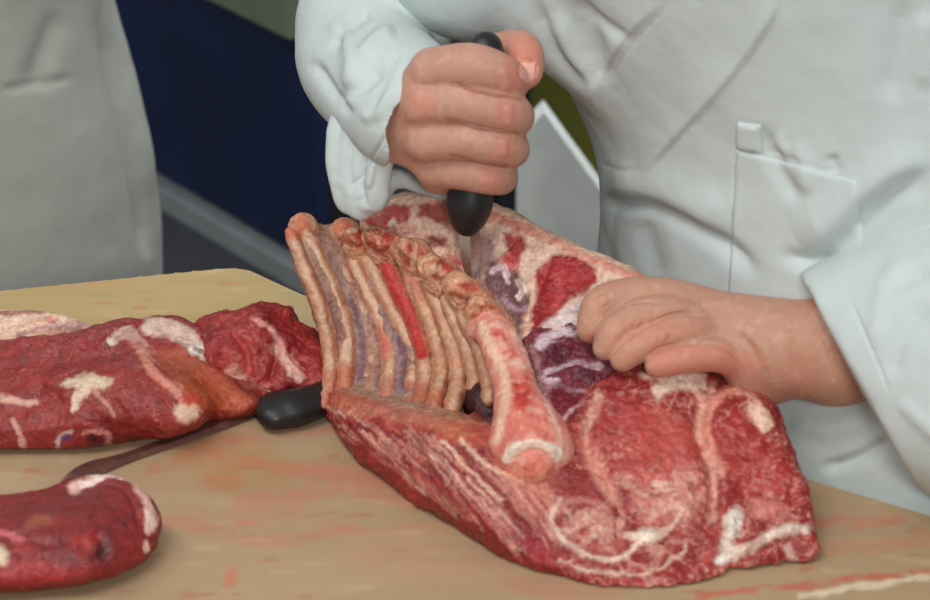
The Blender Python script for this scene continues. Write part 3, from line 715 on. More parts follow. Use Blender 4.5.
# ribs
for i, r in enumerate(ribs):
    s = Solid(0.00105)
    if i >= 8: r = r[:4]
    if i == 7: r = r[:5]
    wd = [6.6, 8.4, 7.8, 8.6, 8.0, 8.4, 8.2, 8.0, 7.4, 7.0][i]
    r = [(x_, y_+(0, 0, 0, 0, 2, 6 if i < 8 else -14)[j_], f_+(4 if i > 3 else 2)+(0, 0, 0, 0, 4, 14 if i < 8 else 0)[j_]) for j_, (x_, y_, f_) in enumerate(r)]
    vdir = CAM_LOC-P(*r[2]); vdir = vdir/np.linalg.norm(vdir)
    SP(r, [wd*.82, wd*.95, wd*.95, wd, wd*.95, wd*.8][:len(r)], .003, s=s, n=5)
    if i in (1, 3): SP([(r[0][0]-8, r[0][1]+9, r[0][2]), (r[0][0]+3, r[0][1]+1, r[0][2]), (r[0][0]+12, r[0][1]+10, r[0][2]-3)], [4, 6, 4], .006, s=s)
    def paint_rib(p, i=i, r=r, wd=wd):
        px = [(a[0], a[1]) for a in r]
        p.mottle(90, (194, 138, 106), 0.0, 0.4, 0.6, 3+i); p.mottle(60, (186, 88, 66), 0.25, 0.3, 0.5, 30+i); p.mottle(140, (222, 192, 166), 0.2, 0.3, 0.4, 50+i); p.veins(120, (168, 76, 62), .1, .5, 90+i)
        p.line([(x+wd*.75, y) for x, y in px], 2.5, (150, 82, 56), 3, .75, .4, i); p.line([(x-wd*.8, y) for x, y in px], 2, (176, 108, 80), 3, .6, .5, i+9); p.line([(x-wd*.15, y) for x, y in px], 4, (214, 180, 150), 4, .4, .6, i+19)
        if i == 5: p.line([(x-2, y) for x, y in px[:4]], 9, (178, 38, 38), 4, .95)
        if i == 6: p.line(px[:2], 5, (190, 80, 66), 4, .6)
        if i in (3,): p.blob(px[0][0]+6, px[0][1]+18, 6, 14, (206, 84, 76), .5, .8); p.blob(385, 340, 7, 18, (198, 96, 84), .5, .7)
        if i in (0, 1, 2, 3): p.blob(px[0][0]+1, px[0][1]-1, 9, 9, (190, 86, 62), .5, .8)
        if len(px) > 5: p.line(px[4:], 12, (178, 78, 56), 6, .6, .5)
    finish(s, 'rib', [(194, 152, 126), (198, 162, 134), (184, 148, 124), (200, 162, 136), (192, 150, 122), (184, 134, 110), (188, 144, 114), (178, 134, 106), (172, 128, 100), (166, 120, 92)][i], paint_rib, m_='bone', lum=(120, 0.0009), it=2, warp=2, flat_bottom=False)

# sawn vertebrae along the upper edge
import random
for i, (x, y, f, a, b, rot) in enumerate(((354, 238, 368, 10, 7, 20), (384, 240, 376, 16, 9, 20), (414, 252, 388, 17, 10, 25), (441, 271, 402, 17, 11, 32), (466, 291, 418, 17, 11, 35), (487, 314, 436, 14, 11, 45))):
    s = Solid(0.0011); c, sn = math.cos(math.radians(rot)), math.sin(math.radians(rot))
    vr = random.Random(i+3)
    SP([(x-a*c, y-a*sn+2, f-4), (x, y, f), (x+a*c, y+a*sn+2, f-4)], [b*.8, b*.8, b*.8], .004, s=s)
    SP([(x-4, y+8, f-6), (x+14, y+20, f-2)], [b*1.0, b*1.0], .008, s=s)
    for k_ in range(9):
        u_, v_ = vr.uniform(-1, 1), vr.uniform(-1, 1)
        s.ball(P(x+u_*a*1.1*c-v_*b*.8*sn, y+u_*a*1.1*sn+v_*b*.8*c+2, f+vr.uniform(-2, 5)), vr.uniform(.3, .55)*b*U, .006)
    s.cone(P(x+2, y+6, f-2), P(x+7, y+22, f-4), 10*U, 8*U, .008)
    def paint_v(p, x=x, y=y, i=i):
        p.mottle(90, (184, 72, 58), 0.0, 0.3, 0.7, 3+i); p.mottle(160, (228, 190, 150), 0.2, 0.25, 0.6, 9+i)
        p.blob(x+2, y-3, 11, 5, (176, 44, 38), .5, .85, 20, .3); p.line([(x-14, y+2), (x-4, y+8), (x+6, y+8)], 3, (136, 44, 34), 3, .7); p.veins(150, (128, 40, 34), .12, .7, 60+i); p.mottle(200, (226, 190, 160), .2, .2, .6, 80+i)
    finish(s, 'vertebra', (204, 148, 116), paint_v, m_='bone', lum=(110, 0.0016), it=3, warp=3.5, flat_bottom=False)

# the long sawn bone at the front of the chest
s = Solid(0.0011)
SP([(489, 322, 440), (503, 350, 458), (514, 382, 478), (520, 410, 496), (529, 434, 511), (532, 456, 519)], [12, 15, 15, 19, 27, 26], .006, s=s)
SP([(512, 454, 527), (528, 442, 527), (550, 448, 527)], [9, 10, 9], .004, s=s)
s.ball(P(534, 465, 530), 15*U, .006); s.ball(P(508, 447, 512), 12*U, .012); s.ball(P(555, 452, 516), 13*U, .012)
SP([(484, 322, 438), (476, 330, 436)], [9, 7], .005, s=s)
def paint_bone(p):
    p.mottle(90, (214, 118, 104), 0.0, 0.4, 0.6, 3); p.mottle(140, (232, 190, 170), 0.25, 0.3, 0.6, 6)
    e = [(484, 326), (490, 345), (500, 365), (506, 390), (502, 415), (498, 440)]; p.line(e, 5, (232, 196, 168), 4, .8)
    p.line([(512, 325), (530, 353), (542, 385), (556, 425), (558, 455)], 4, (232, 188, 170), 4, .7)
    p.poly([(492, 330), (504, 332), (516, 352), (512, 366), (502, 352)], (188, 60, 58), 5, .9, .2); p.blob(501, 342, 4, 9, (224, 170, 140), .5, .7, -25)
    p.blob(518, 364, 12, 6, (228, 196, 170), .5, .6, 20)
    p.poly([(508, 378), (528, 376), (536, 402), (530, 415), (515, 410)], (186, 44, 42), 8, .9, .3)
    p.poly([(505, 415), (545, 410), (555, 440), (500, 445)], (204, 90, 82), 8, .5)
    p.line([(508, 458), (516, 448), (532, 443), (548, 448), (558, 456)], 8, (236, 222, 204), 2.5, 1)
    p.blob(534, 468, 14, 11, (198, 92, 74), .6, .8, 0, .6); p.mottle(200, (226, 180, 160), .1, .3, .5, 44); p.line([(516, 468), (530, 482), (550, 478)], 3, (224, 150, 130), 3, .7)
finish(s, 'breast_bone', (222, 138, 122), paint_bone, m_='bone', lum=(110, 0.0010), warp=2.5, rel=[([(508, 456), (516, 446), (532, 441), (548, 446), (558, 455)], 3.5, 1.4, 'g'), ([(512, 462), (520, 454), (534, 450), (550, 456)], 2, -1.2, 'g'), ([(500, 345), (515, 375), (522, 400)], 6, -1.5, 'g')])

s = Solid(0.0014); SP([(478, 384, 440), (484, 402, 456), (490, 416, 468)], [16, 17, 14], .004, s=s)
finish(s, 'cavity_shade', (50, 13, 14), lambda p: p.mottle(60, (92, 22, 20), .2, .4, .5), lum=(90, 0.001), flat_bottom=False)  # added ball closing the hollow; its near-black colour stands in for shade

# fat covered flap of breast that rises at the back
s = Solid(0.0016)
rows = [[(372, 222, 362), (408, 212, 366), (448, 210, 372), (500, 226, 384), (560, 258, 400), (600, 276, 412), (640, 292, 425)],
        [(388, 238, 366), (420, 240, 372), (462, 244, 380), (512, 262, 394), (565, 290, 412), (610, 312, 428), (650, 326, 440)],
        [(440, 268, 378), (480, 280, 392), (520, 296, 408), (560, 322, 426), (595, 346, 440), (640, 352, 448)],
        [(500, 310, 406), (530, 330, 424), (560, 356, 444), (590, 376, 452), (630, 376, 455)]]
for i, r in enumerate(rows): SP([(a_, b_+1, c_-8) for a_, b_, c_ in r], [10+2*i]*len(r), .014, s=s)
def paint_flap(p):
    p.mottle(60, (222, 182, 160), 0.0, 0.5, 0.5, 3); p.mottle(120, (206, 128, 110), 0.3, 0.3, 0.6, 6)
    R = (150, 30, 34)
    p.veins(60, (178, 84, 76), .06, .5, 61)
    p.poly([(360, 222), (385, 205), (412, 206), (410, 222), (380, 232)], (176, 44, 54), 4, .9, .3); p.line([(392, 222), (400, 232), (414, 236)], 3, (232, 214, 200), 2, .9)
    p.poly([(418, 202), (446, 202), (448, 222), (434, 224), (420, 216)], R, 5, .9); p.poly([(430, 200), (470, 205), (470, 235), (445, 232)], (206, 120, 100), 8, .6)
    p.blob(436, 242, 12, 6, (128, 30, 40), .4, .85, 0); p.blob(455, 262, 12, 8, (196, 70, 64), .5, .7); p.blob(400, 232, 22, 7, (196, 90, 84), .6, .5)
    p.poly([(468, 232), (490, 232), (500, 268), (486, 286), (470, 270)], (150, 116, 118), 7, .7)
    p.poly([(503, 234), (524, 234), (529, 248), (520, 266), (508, 252)], (150, 40, 42), 5, .95); p.blob(516, 240, 6, 8, (190, 60, 50), .5, .5)
    p.poly([(536, 270), (552, 256), (572, 254), (594, 266), (597, 282), (584, 294), (568, 300), (552, 318), (540, 332), (532, 330), (534, 300)], R, 5, 1)
    p.blob(570, 275, 18, 12, (190, 46, 50), .6, .5, 20); p.line([(545, 270), (560, 285), (552, 310)], 4, (204, 90, 84), 4, .4, .6)
    p.line([(490, 214), (520, 226), (560, 244), (600, 262), (640, 278)], 5, (214, 110, 90), 4, .6, .3)
    p.poly([(490, 262), (520, 270), (530, 300), (522, 335), (500, 305), (484, 285)], (88, 36, 54), 6, .9, .2)
    p.blob(512, 262, 9, 8, (196, 50, 60), .4, .85); p.line([(494, 272), (505, 268), (508, 282)], 4, (226, 196, 200), 2.5, .85); p.line([(520, 280), (524, 290), (518, 298)], 4, (230, 206, 200), 2, .9); p.line([(505, 300), (520, 312), (526, 308)], 3, (176, 140, 156), 2.5, .7)
    p.poly([(545, 318), (580, 300), (598, 312), (596, 345), (560, 340), (535, 360), (530, 345)], (222, 204, 204), 6, .9, .5)
    p.mottle(170, (120, 50, 76), 0.05, 0.25, 0.8, 26, mask=in_poly(p.px, p.py, [(528, 340), (560, 322), (600, 330), (640, 360), (600, 400), (540, 400)])*1.0)
finish(s, 'breast_flap', (226, 190, 168), paint_flap, rel=[([(500, 262), (522, 300), (526, 330)], 7, -4, 'g'), ([(494, 272), (506, 268), (510, 284)], 3, 2, 'g'), ([(520, 280), (524, 290), (516, 300)], 3, 2.2, 'g'), ([(508, 250), (514, 262)], 7, 2, 'g'), ([(536, 330), (538, 295), (550, 262)], 4, -2, 'g'), ([(395, 222), (402, 234), (416, 238)], 3, 1.6, 'g'), ([(420, 235), (440, 246), (452, 252)], 4, -2, 'g'), ([(468, 235), (475, 280)], 5, -2, 'g'), ([(550, 320), (575, 318), (595, 330)], 5, 1.5, 'g')], lum=(70, 0.0013))

# dark muscle in the hollow between the bone and the shoulder
s = Solid(0.0014)
SP([(545, 338, 430), (552, 368, 446), (560, 400, 462)], [14, 20, 26], .006, s=s)
SP([(568, 345, 436), (585, 372, 450), (585, 400, 465)], [18, 22, 22], .006, s=s)
SP([(600, 362, 448), (620, 372, 458)], [16, 15], .006, s=s)
SP([(535, 345, 436), (545, 400, 466), (560, 430, 485), (585, 425, 482)], [10, 14, 18, 20], .008, s=s)
def paint_dark(p):
    p.mottle(60, (84, 26, 42), 0.0, 0.35, 0.8, 3); p.mottle(130, (150, 70, 90), 0.2, 0.3, 0.6, 6, stretch=np.diag([0.6, 1, 1.6]))
    p.mottle(90, (214, 186, 196), 0.3, 0.16, 0.8, 16, stretch=np.diag([0.5, 1, 2.0]))
    p.line([(540, 345), (556, 332), (580, 330)], 6, (216, 196, 204), 4, .8, .6); p.line([(548, 372), (575, 362), (600, 366)], 3, (216, 190, 200), 2, .7, .5)
    p.line([(556, 425), (575, 408), (592, 395)], 3, (206, 160, 160), 2, .8); p.poly([(545, 385), (575, 375), (590, 392), (565, 415), (550, 410)], (120, 28, 40), 8, .6)
    p.line([(530, 345), (540, 380), (552, 420)], 4, (200, 150, 150), 4, .5, .5)
    p.blob(575, 440, 16, 13, (224, 212, 190), .4, .95)
finish(s, 'dark_muscle', (112, 36, 54), paint_dark, lum=(110, 0.003), warp=3, rel=[([(540, 350), (565, 345), (590, 352)], 3, 2, 'g'), ([(545, 375), (575, 362), (600, 370)], 3, -2.2, 'g'), ([(556, 425), (575, 408), (592, 395)], 2.5, 1.5, 'g'), ([(550, 390), (580, 385)], 4, -2, 'g')])
s = Solid(0.0013); SP([(566, 438, 492), (580, 436, 492)], [13, 14], .004, s=s); SP([(560, 460, 505), (575, 462, 508)], [14, 14], .006, s=s)
finish(s, 'fat_knob', (226, 206, 184), lambda p: (p.poly([(545, 452), (592, 450), (592, 485), (550, 485)], (190, 70, 66), 6, .9), p.mottle(120, (214, 150, 130), 0.2, .3, .6)), m_='bone', lum=(120, 0.0015))

# ------------------------------------------------------------------ boning knife in the fist
bk = thing('boning_knife', 'boning knife with black handle gripped upright, blade in the meat', 'knife', P(471, 280, 400))
a, b = P(486, 47, 392), P(467, 226, 400)
s = Solid(0.001)
ax = (b-a)/np.linalg.norm(b-a)
s.chain([a, a+(b-a)*.12, a+(b-a)*.5, a+(b-a)*.80, a+(b-a)*.88, a+(b-a)*.95, b], [.0088, .0098, .0092, .0114, .0118, .0088, .0048], .003)
V, F = s.mesh(); link('handle', subdiv(raw('handle', smooth(V, F, 2), F)), M['black'], bk)
t = P(472, 296, 402); q = a+(b-a)*.93
up = q-t; L = np.linalg.norm(up); up /= L; vw = CAM_LOC-t; vw /= np.linalg.norm(vw); sd = np.cross(up, vw); sd /= np.linalg.norm(sd); fr = np.cross(sd, up)
e_ = (sd*0.93-fr*0.36); th = np.cross(e_, up)
V = []; F = []
for i in range(13):
    f = i/12; c = t+up*L*f; wv = 0.0008+0.0072*min(1, f*1.6)**0.7
    V += [c-e_*0.5*wv*1.6, c+th*0.0009*min(1, f*3+.1), c+e_*0.5*wv*1.6, c-th*0.0009*min(1, f*3+.1)]
for i in range(12):
    for j in range(4): F.append((4*i+j, 4*i+(j+1) % 4, 4*i+4+(j+1) % 4, 4*i+4+j))
F += [(3, 2, 1, 0), (48, 49, 50, 51)]
link('blade', raw('blade', V, F), M['steel'], bk, shade=False)

# ------------------------------------------------------------------ the butcher
butcher = thing('person', 'person in a white coat boning the ribs, knife in the fist', 'person', (0.33, 0.02, 0))
def FC(s, pts, rad, k=.005, n=4): s.chain([P(*q) for q in pts], [r*U for r in rad], k, None, n)
# right hand: fist around the upright handle
s = Solid(0.0010)
wr = (396, 124, 380)
mcp = [(432, 70, 400), (424, 104, 404), (426, 139, 404), (436, 168, 400)]
for m_, r in zip(mcp, (19, 20, 19, 16)):
    s.cone(P(*wr), P(*m_), 27*U, r*U, .008)
s.cone(P(396, 124, 380), P(452, 112, 384), 24*U, 30*U, .008); s.cone(P(452, 80, 380), P(452, 150, 382), 20*U, 22*U, .006)
FC(s, [mcp[0], (470, 66, 410), (502, 76, 407), (510, 84, 394), (506, 88, 376), (484, 88, 372)], [18, 18.5, 17, 15, 13, 12], .0036)
FC(s, [mcp[1], (468, 102, 413), (506, 112, 410), (516, 118, 394), (506, 120, 376), (484, 118, 372)], [18.5, 19, 17.5, 15, 13, 12], .0036)
FC(s, [mcp[2], (466, 138, 412), (500, 145, 410), (512, 150, 394), (500, 150, 376), (480, 148, 372)], [18, 18.5, 17, 14.5, 13, 12], .0036)
FC(s, [mcp[3], (466, 170, 408), (490, 175, 406), (501, 178, 392), (492, 176, 378), (476, 174, 374)], [16, 16, 15.5, 13.5, 12, 11], .0036)
FC(s, [(440, 100, 376), (470, 68, 368), (502, 50, 370), (523, 51, 384), (528, 74, 394)], [20, 17, 15, 15.5, 12.5], .003)
s.ball(P(440, 176, 392), 17*U, .010)
# forearm
s.cone(P(396, 124, 380), P(368, 90, 330), 27*U, 36*U, .01)
V, F = s.mesh(); V = smooth(V, F, 2); me = subdiv(raw('h', V, F)); v, n = mdata(me)
px, py = proj(v)
cr = [([(450, 82), (480, 92), (518, 99)], 1.6, -1.3, 'g'), ([(446, 118), (480, 128), (518, 134)], 1.6, -1.3, 'g'), ([(448, 154), (478, 162), (508, 165)], 1.6, -1.2, 'g'),
      ([(500, 66), (507, 80), (505, 92)], 4, 1.2, 'g'), ([(506, 104), (510, 116), (506, 128)], 4, 1.2, 'g'), ([(502, 138), (505, 148), (502, 158)], 4, 1.0, 'g'), ([(425, 60), (415, 100), (418, 140), (430, 168)], 12, 1.5, 'g'),
      ([(412, 84), (440, 88)], 4, -.8, 'g'), ([(410, 122), (440, 122)], 4, -.7, 'g'), ([(519, 61), (528, 59), (537, 62)], 1.5, -.9, 'g'), ([(519, 64), (520, 78)], 1.2, -.9, 'g'), ([(537, 64), (536, 78)], 1.2, -.9, 'g')]
v = relief(v, n, px, py, cr); setv(me, v); _, n = mdata(me)
SK = (192, 145, 125)
def skin_tone(p):
    p.mottle(60, (184, 124, 106), 0.1, .4, .5, 3); p.mottle(200, (208, 166, 146), 0.2, .3, .4, 5); p.mottle(120, (184, 116, 104), .3, .3, .35, 6)
p = Paint(v, SK, 1.5, 3); skin_tone(p)
for x, y, r in ((510, 80, 12), (510, 115, 12), (504, 148, 12), (492, 176, 12), (424, 105, 10)): p.blob(x, y, r, r*1.1, (206, 128, 110), .8, .55)
p.poly([(500, 35), (542, 35), (545, 95), (512, 90)], (204, 122, 106), 12, .6); p.poly([(520, 62), (536, 63), (536, 78), (529, 84), (521, 78)], (232, 176, 160), 2, .9)
for c_ in ([(452, 83), (480, 93), (520, 99)], [(448, 119), (480, 129), (520, 134)], [(450, 155), (478, 163), (508, 166)]): p.line(c_, 1.2, (150, 84, 68), 1.5, .6)
handA = (v, p.c, np.array([pp.vertices[:] for pp in me.polygons]))

# left hand: steadies the meat
s = Solid(0.0010)
H = 10
wr = (832, 350, 470)
mc = [(712, 312, 438+H), (706, 328, 446+H), (718, 345, 452+H), (742, 362, 458+H)]
for m_, r in zip(mc, (20, 20, 20, 18)): s.cone(P(*wr), P(*m_), 38*U, r*U, .010)
s.cone(P(835, 346, 468), P(765, 372, 464), 36*U, 26*U, .010); s.cone(P(765, 378, 464), P(748, 386, 466), 24*U, 18*U, .008)
FC(s, [mc[0], (668, 299, 440+H), (628, 297, 440+H), (600, 306, 444+H), (590, 330, 450+H)], [20, 18, 16.5, 15, 12], .0015)
FC(s, [mc[1], (672, 314, 450+H), (640, 316, 453+H), (614, 330, 458+H), (605, 348, 462+H)], [18, 16, 15, 13.5, 11], .0015)
FC(s, [mc[2], (694, 332, 456+H), (662, 336, 461+H), (636, 348, 466+H), (622, 360, 468+H)], [18, 15.5, 14.5, 13, 10.5], .0015)
FC(s, [mc[3], (718, 355, 465+H), (692, 357, 469+H), (668, 362, 471+H), (656, 366, 472+H)], [17, 14.5, 13, 12, 10], .0015)
FC(s, [(800, 345, 448), (740, 335, 425), (690, 332, 418), (660, 338, 418)], [26, 20, 15, 12], .008)
s.cone(P(832, 348, 470), P(905, 345, 472), 40*U, 52*U, .01); s.cone(P(838, 330, 468), P(838, 372, 470), 30*U, 26*U, .01)
V, F = s.mesh(); V = smooth(V, F, 2); me2 = subdiv(raw('h2', V, F)); v, n = mdata(me2); px, py = proj(v)
v = relief(v, n, px, py, [([(592, 342), (606, 316), (635, 302), (675, 304)], 1.7, -1.2, 'g'), ([(608, 357), (635, 333), (676, 313), (706, 318)], 1.7, -1.4, 'g'), ([(646, 358), (663, 347), (704, 343), (730, 352), (744, 372)], 1.7, -1.4, 'g'),
    ([(730, 330), (750, 345), (758, 368)], 4, -1.0, 'g'), ([(748, 335), (764, 352), (768, 372)], 4, .8, 'g'), ([(770, 315), (785, 345), (790, 380)], 8, -1.0, 'g'), ([(806, 306), (822, 345), (835, 385)], 3, -1.0, 'g'), ([(814, 304), (830, 345), (845, 385)], 2, -.6, 'g'), ([(700, 300), (740, 306), (790, 320)], 5, .9, 'g'), ([(600, 295), (606, 305)], 6, 1, 'g'), ([(630, 318), (640, 326)], 6, 1, 'g'), ([(655, 330), (668, 338)], 6, 1, 'g')])
setv(me2, v)
p2 = Paint(v, (186, 139, 117), 1.5, 3); skin_tone(p2)
p2.poly([(650, 345), (730, 345), (740, 375), (700, 385), (650, 375)], (206, 122, 104), 8, .55); p2.poly([(600, 325), (660, 310), (700, 330), (620, 365)], (206, 136, 112), 10, .4)
p2.blob(745, 365, 16, 12, (206, 122, 112), .8, .4); p2.mottle(300, (168, 112, 92), .4, .2, .3, 17, mask=(p2.px > 770)*1.0)
p2.blob(596, 300, 14, 14, (204, 144, 120), .8, .4); p2.blob(590, 338, 7, 6, (186, 80, 70), .6, .4)
handB = (v, p2.c, np.array([pp.vertices[:] for pp in me2.polygons]))

# hidden body that carries both arms
TN = np.array([-0.62, -0.79, 0.0]); TN /= np.linalg.norm(TN)
FL = (TN, 1.7)
def torso(s, grow=0.0, k=.05):
    c0 = P(905, 300, 372); c0 = np.array([c0[0], c0[1], 0])
    def q(dx, z, dn=0.0): return c0+np.array([0.79, -0.62, 0])*dx+TN*dn+np.array([0, 0, z])
    return q
q = torso(None)
s = Solid(0.006)
s.chain([q(0.02, .78), q(0.02, .98), q(-.02, 1.12), q(-.10, 1.28, .04), q(-.13, 1.42, .07)], [.14, .15, .155, .17, .13], .05, FL)
s.cone(q(-.13, 1.50, .09), q(-.12, 1.58, .11), .05, .05, .03)
for dx in (-.09, .12):
    s.chain([q(dx, .80), q(dx, .45, .02), q(dx, .09)], [.085, .062, .045], .03); s.cone(q(dx, .05), q(dx, .04, .14), .045, .035, .03)
sh1, sh2 = q(-.33, 1.40, .06), q(.12, 1.42, .02)
eb1, eb2 = P(375, 10, 275), P(1075, 330, 478)
s.chain([q(-.13, 1.43, .07), sh1, (sh1+eb1)/2+[0, .02, 0], eb1], [.07, .06, .044, .034], .03)
s.cone(eb1, P(384, 98, 345), .030, .022, .02)
s.chain([q(-.05, 1.43, .05), sh2, (sh2+eb2)/2+[.05, .03, 0], eb2], [.07, .06, .048, .042], .03)
s.cone(eb2, P(890, 345, 472), .04, .030, .02)
V, F = s.mesh(zmin=0.002); V = smooth(V, F, 3)
hx = (V, np.tile(srgb(*SK), (len(V), 1)), F)
off = 0; VV = []; CC = []; FF = []
for vv, cc, ff in (handA, handB, hx):
    VV.append(vv); CC.append(cc); FF.append(np.array(ff)+off); off += len(vv)
me = raw('body', np.concatenate(VV), np.concatenate(FF)); setcol(me, np.concatenate(CC)); link('body', me, M['skin'], butcher)

# coat: body of the coat
def coat_mesh(s, name, rel, base=(196, 206, 206), parent=None, paint=None, post=None, lv=1, it=3, wr=(28, .0012), zmin=None):
    V, F = s.mesh(post=post, zmin=zmin); V = smooth(V, F, it); me = raw(name, V, F)
    if lv: me = subdiv(me, lv)
    v, n = mdata(me); v = v+n*(wr[1]*noise3(v, wr[0], 5, 3))[:, None]; px, py = proj(v); v = relief(v, n, px, py, rel); setv(me, v)
    p = Paint(v, base, 1.0, 9, 50)
    if paint: paint(p)
    setcol(me, p.c); return link(name, me, M['cloth'], parent)
s = Solid(0.0036)
s.chain([q(.02, .60), q(0.02, .88), q(0.01, 1.04), q(-.03, 1.13), q(-.10, 1.27, .04), q(-.14, 1.42, .07)], [.215, .195, .180, .190, .205, .16], .05, FL, n=4)
s.chain([q(-.14, 1.42, .07), sh1, (sh1+eb1)/2+[0, .02, 0], eb1], [.10, .085, .066, .044], .03)
s.chain([q(-.05, 1.42, .05), sh2, (sh2+eb2)/2+[.05, .03, 0], eb2+[.03, 0, 0]], [.10, .085, .080, .075], .05)
s.chain([P(560, -60, 330), P(572, -22, 335), P(640, 50, 350)], [88*U, 66*U, 54*U], .02)
s.chain([P(540, -50, 325), P(500, -30, 320), P(440, -36, 310)], [60*U, 54*U, 50*U], .02)
s.cone(q(-.13, 1.505, .09), q(-.12, 1.60, .11), .062, .060, .03, sub=True)
s.chain([q(.02, .50), q(.02, .58)], [.19, .20], .01, FL, sub=True)
REL = [([(872, 408), (900, 444), (935, 490)], 6, -7, 's'), ([(482, 46), (500, 36), (516, 28)], 3, 1.2, 's'), ([(665, 0), (625, 40), (602, 80), (595, 115)], 14, 1.8, 's'),
 ([(780, 0), (765, 30), (725, 85), (670, 145), (650, 172)], 22, 2.4, 's'),
 ([(575, 0), (600, 22), (632, 40)], 6.2, -3.15, 'g'), ([(535, 0), (556, 55), (594, 90)], 7.75, -4.2, 'g'), ([(580, 0), (598, 50), (602, 85)], 9.3, -3.15, 'g'), ([(556, 10), (575, 60), (598, 100)], 10.8, 3.15, 'g'),
 ([(598, 186), (606, 202), (650, 206), (692, 226), (735, 252), (760, 275)], 9.3, -5.78, 'g'), ([(600, 178), (640, 185), (690, 200), (740, 230)], 21.7, 5.78, 'g'),
 ([(790, 262), (820, 256), (842, 236), (870, 210), (905, 182), (940, 170)], 9.3, -6.3, 'g'), ([(800, 240), (840, 215), (880, 180), (930, 155)], 21.7, 5.78, 'g'), ([(780, 252), (810, 262), (850, 262)], 7.75, -3.15, 'g'),
 ([(850, 225), (890, 195), (935, 185)], 9.3, -2.1, 'g'), ([(760, 125), (780, 170), (802, 202)], 9.3, -3.15, 'g'), ([(772, 135), (800, 160), (812, 195)], 9.3, 3.15, 'g'), ([(830, 155), (836, 175)], 6.2, -2.62, 'g'), ([(785, 135), (800, 170)], 6.2, -2.1, 'g'),
 ([(905, 0), (896, 50), (888, 105)], 12.4, -2.62, 'g'), ([(925, 10), (926, 90)], 12.4, 2.62, 'g'), ([(725, 60), (700, 130), (690, 190)], 21.7, 1.58, 'g'),
 ([(612, 205), (606, 240), (612, 290)], 7.75, -3.15, 'g'), ([(640, 215), (650, 250), (660, 285)], 12.4, -2.62, 'g'),
 ([(895, 437), (857, 459), (820, 470)], 6.2, -3.68, 'g'), ([(790, 420), (830, 428), (870, 415)], 12.4, 2.1, 'g'),
 ([(737, 122), (735, 190), (731, 265)], 1.68, -1.04, 'g'), ([(742, 122), (741, 190), (737, 265)], 1.4, 0.56, 'g'), ([(739, 148), (790, 158), (845, 178)], 1.68, -0.8, 'g'), ([(740, 122), (762, 126)], 1.68, -0.8, 'g'), ([(762, 124), (764, 150)], 1.68, -0.72, 'g'),
 ([(598, 163), (620, 168), (645, 168)], 2.24, -1.12, 'g'), ([(780, 8), (764, 38), (724, 92)], 1.4, -0.56, 'g'), ([(672, 2), (634, 42), (611, 80)], 1.68, -0.72, 'g')]
def paint_coat(p):
    p.mottle(20, (198, 206, 206), .1, .5, .5, 3)
    p.blob(655, 145, 8, 3, (176, 170, 168), .5, .3)
def cut_left(D_, ax): return D_
coat = coat_mesh(s, 'coat', REL, parent=butcher, paint=paint_coat, zmin=0.36, it=4)
# breast pocket and its tab, sewn onto the coat's front
from mathutils.bvhtree import BVHTree
cv, _ = mdata(coat.data); cv = cv+np.array(world_loc(butcher))
bvh = BVHTree.FromPolygons([Vector(x_) for x_ in cv], [tuple(pl.vertices) for pl in coat.data.polygons])
def patch(name, tl, tr, br, bl, nu, nv, off):
    V = []; F = []
    for lay in (off, -0.003):
        for j in range(nv+1):
            for i in range(nu+1):
                u, v_ = i/nu, j/nv
                x = (tl[0]*(1-u)+tr[0]*u)*(1-v_)+(bl[0]*(1-u)+br[0]*u)*v_; y = (tl[1]*(1-u)+tr[1]*u)*(1-v_)+(bl[1]*(1-u)+br[1]*u)*v_
                d_ = Vector(ray(x, y)).normalized(); h, n_, _, _ = bvh.ray_cast(Vector(CAM_LOC), d_)
                edge = min(u*nu, (1-u)*nu, v_*nv, (1-v_)*nv)
                V.append(tuple(h+n_*(lay if lay < 0 or edge >= 1 else lay*.55)))
    m0 = (nu+1)*(nv+1)
    for j in range(nv):
        for i in range(nu):
            a_ = j*(nu+1)+i; F.append((a_, a_+nu+1, a_+nu+2, a_+1)); F.append((m0+a_, m0+a_+1, m0+a_+nu+2, m0+a_+nu+1))
    ring_ = [i for i in range(nu+1)]+[j*(nu+1)+nu for j in range(1, nv+1)]+[nv*(nu+1)+i for i in range(nu-1, -1, -1)]+[j*(nu+1) for j in range(nv-1, 0, -1)]
    for a_, b_ in zip(ring_, ring_[1:]+ring_[:1]): F.append((a_, b_, m0+b_, m0+a_))
    me = raw(name, V, F); setcol(me, np.tile(srgb(196, 206, 206), (len(V), 1)))
    o_ = link(name, me, M['cloth'], coat); o_.matrix_parent_inverse.identity(); return o_
patch('pocket', (737, 149), (856, 181), (872, 312), (729, 300), 48, 50, 0.0016)
patch('pocket_tab', (738, 122), (761, 125), (763, 153), (738, 148), 10, 12, 0.0024)

# sleeve on the knife arm (hollow towards the hand, with a hanging cuff)
def sleeve(outer, inner, name, rel, extra=None, paint=None, vox=0.0019, cuff=None):
    s = Solid(vox); post = None
    if cuff:
        A_, B_ = P(*cuff[0]), P(*cuff[1]); nn = np.cross(B_-A_, ray(*cuff[0][:2])); nn /= np.linalg.norm(nn)
        if nn@(P(*cuff[2])-A_) < 0: nn = -nn
        def post(D_, ax):
            X = ax[0][:, None, None]; Y = ax[1][None, :, None]; Z = ax[2][None, None, :]
            return -smin(-D_, -((X-A_[0])*nn[0]+(Y-A_[1])*nn[1]+(Z-A_[2])*nn[2]).astype(np.float32), .003)
    pts, rad = outer; s.chain([P(*a) for a in pts], [r*U for r in rad], .012, None, 4)
    if extra: extra(s)
    pts, rad = inner; s.chain([P(*a) for a in pts], [r*U for r in rad], .003, None, 3, sub=True)
    return coat_mesh(s, name, rel, parent=butcher, paint=paint, it=3, wr=(30, .0014), post=post)
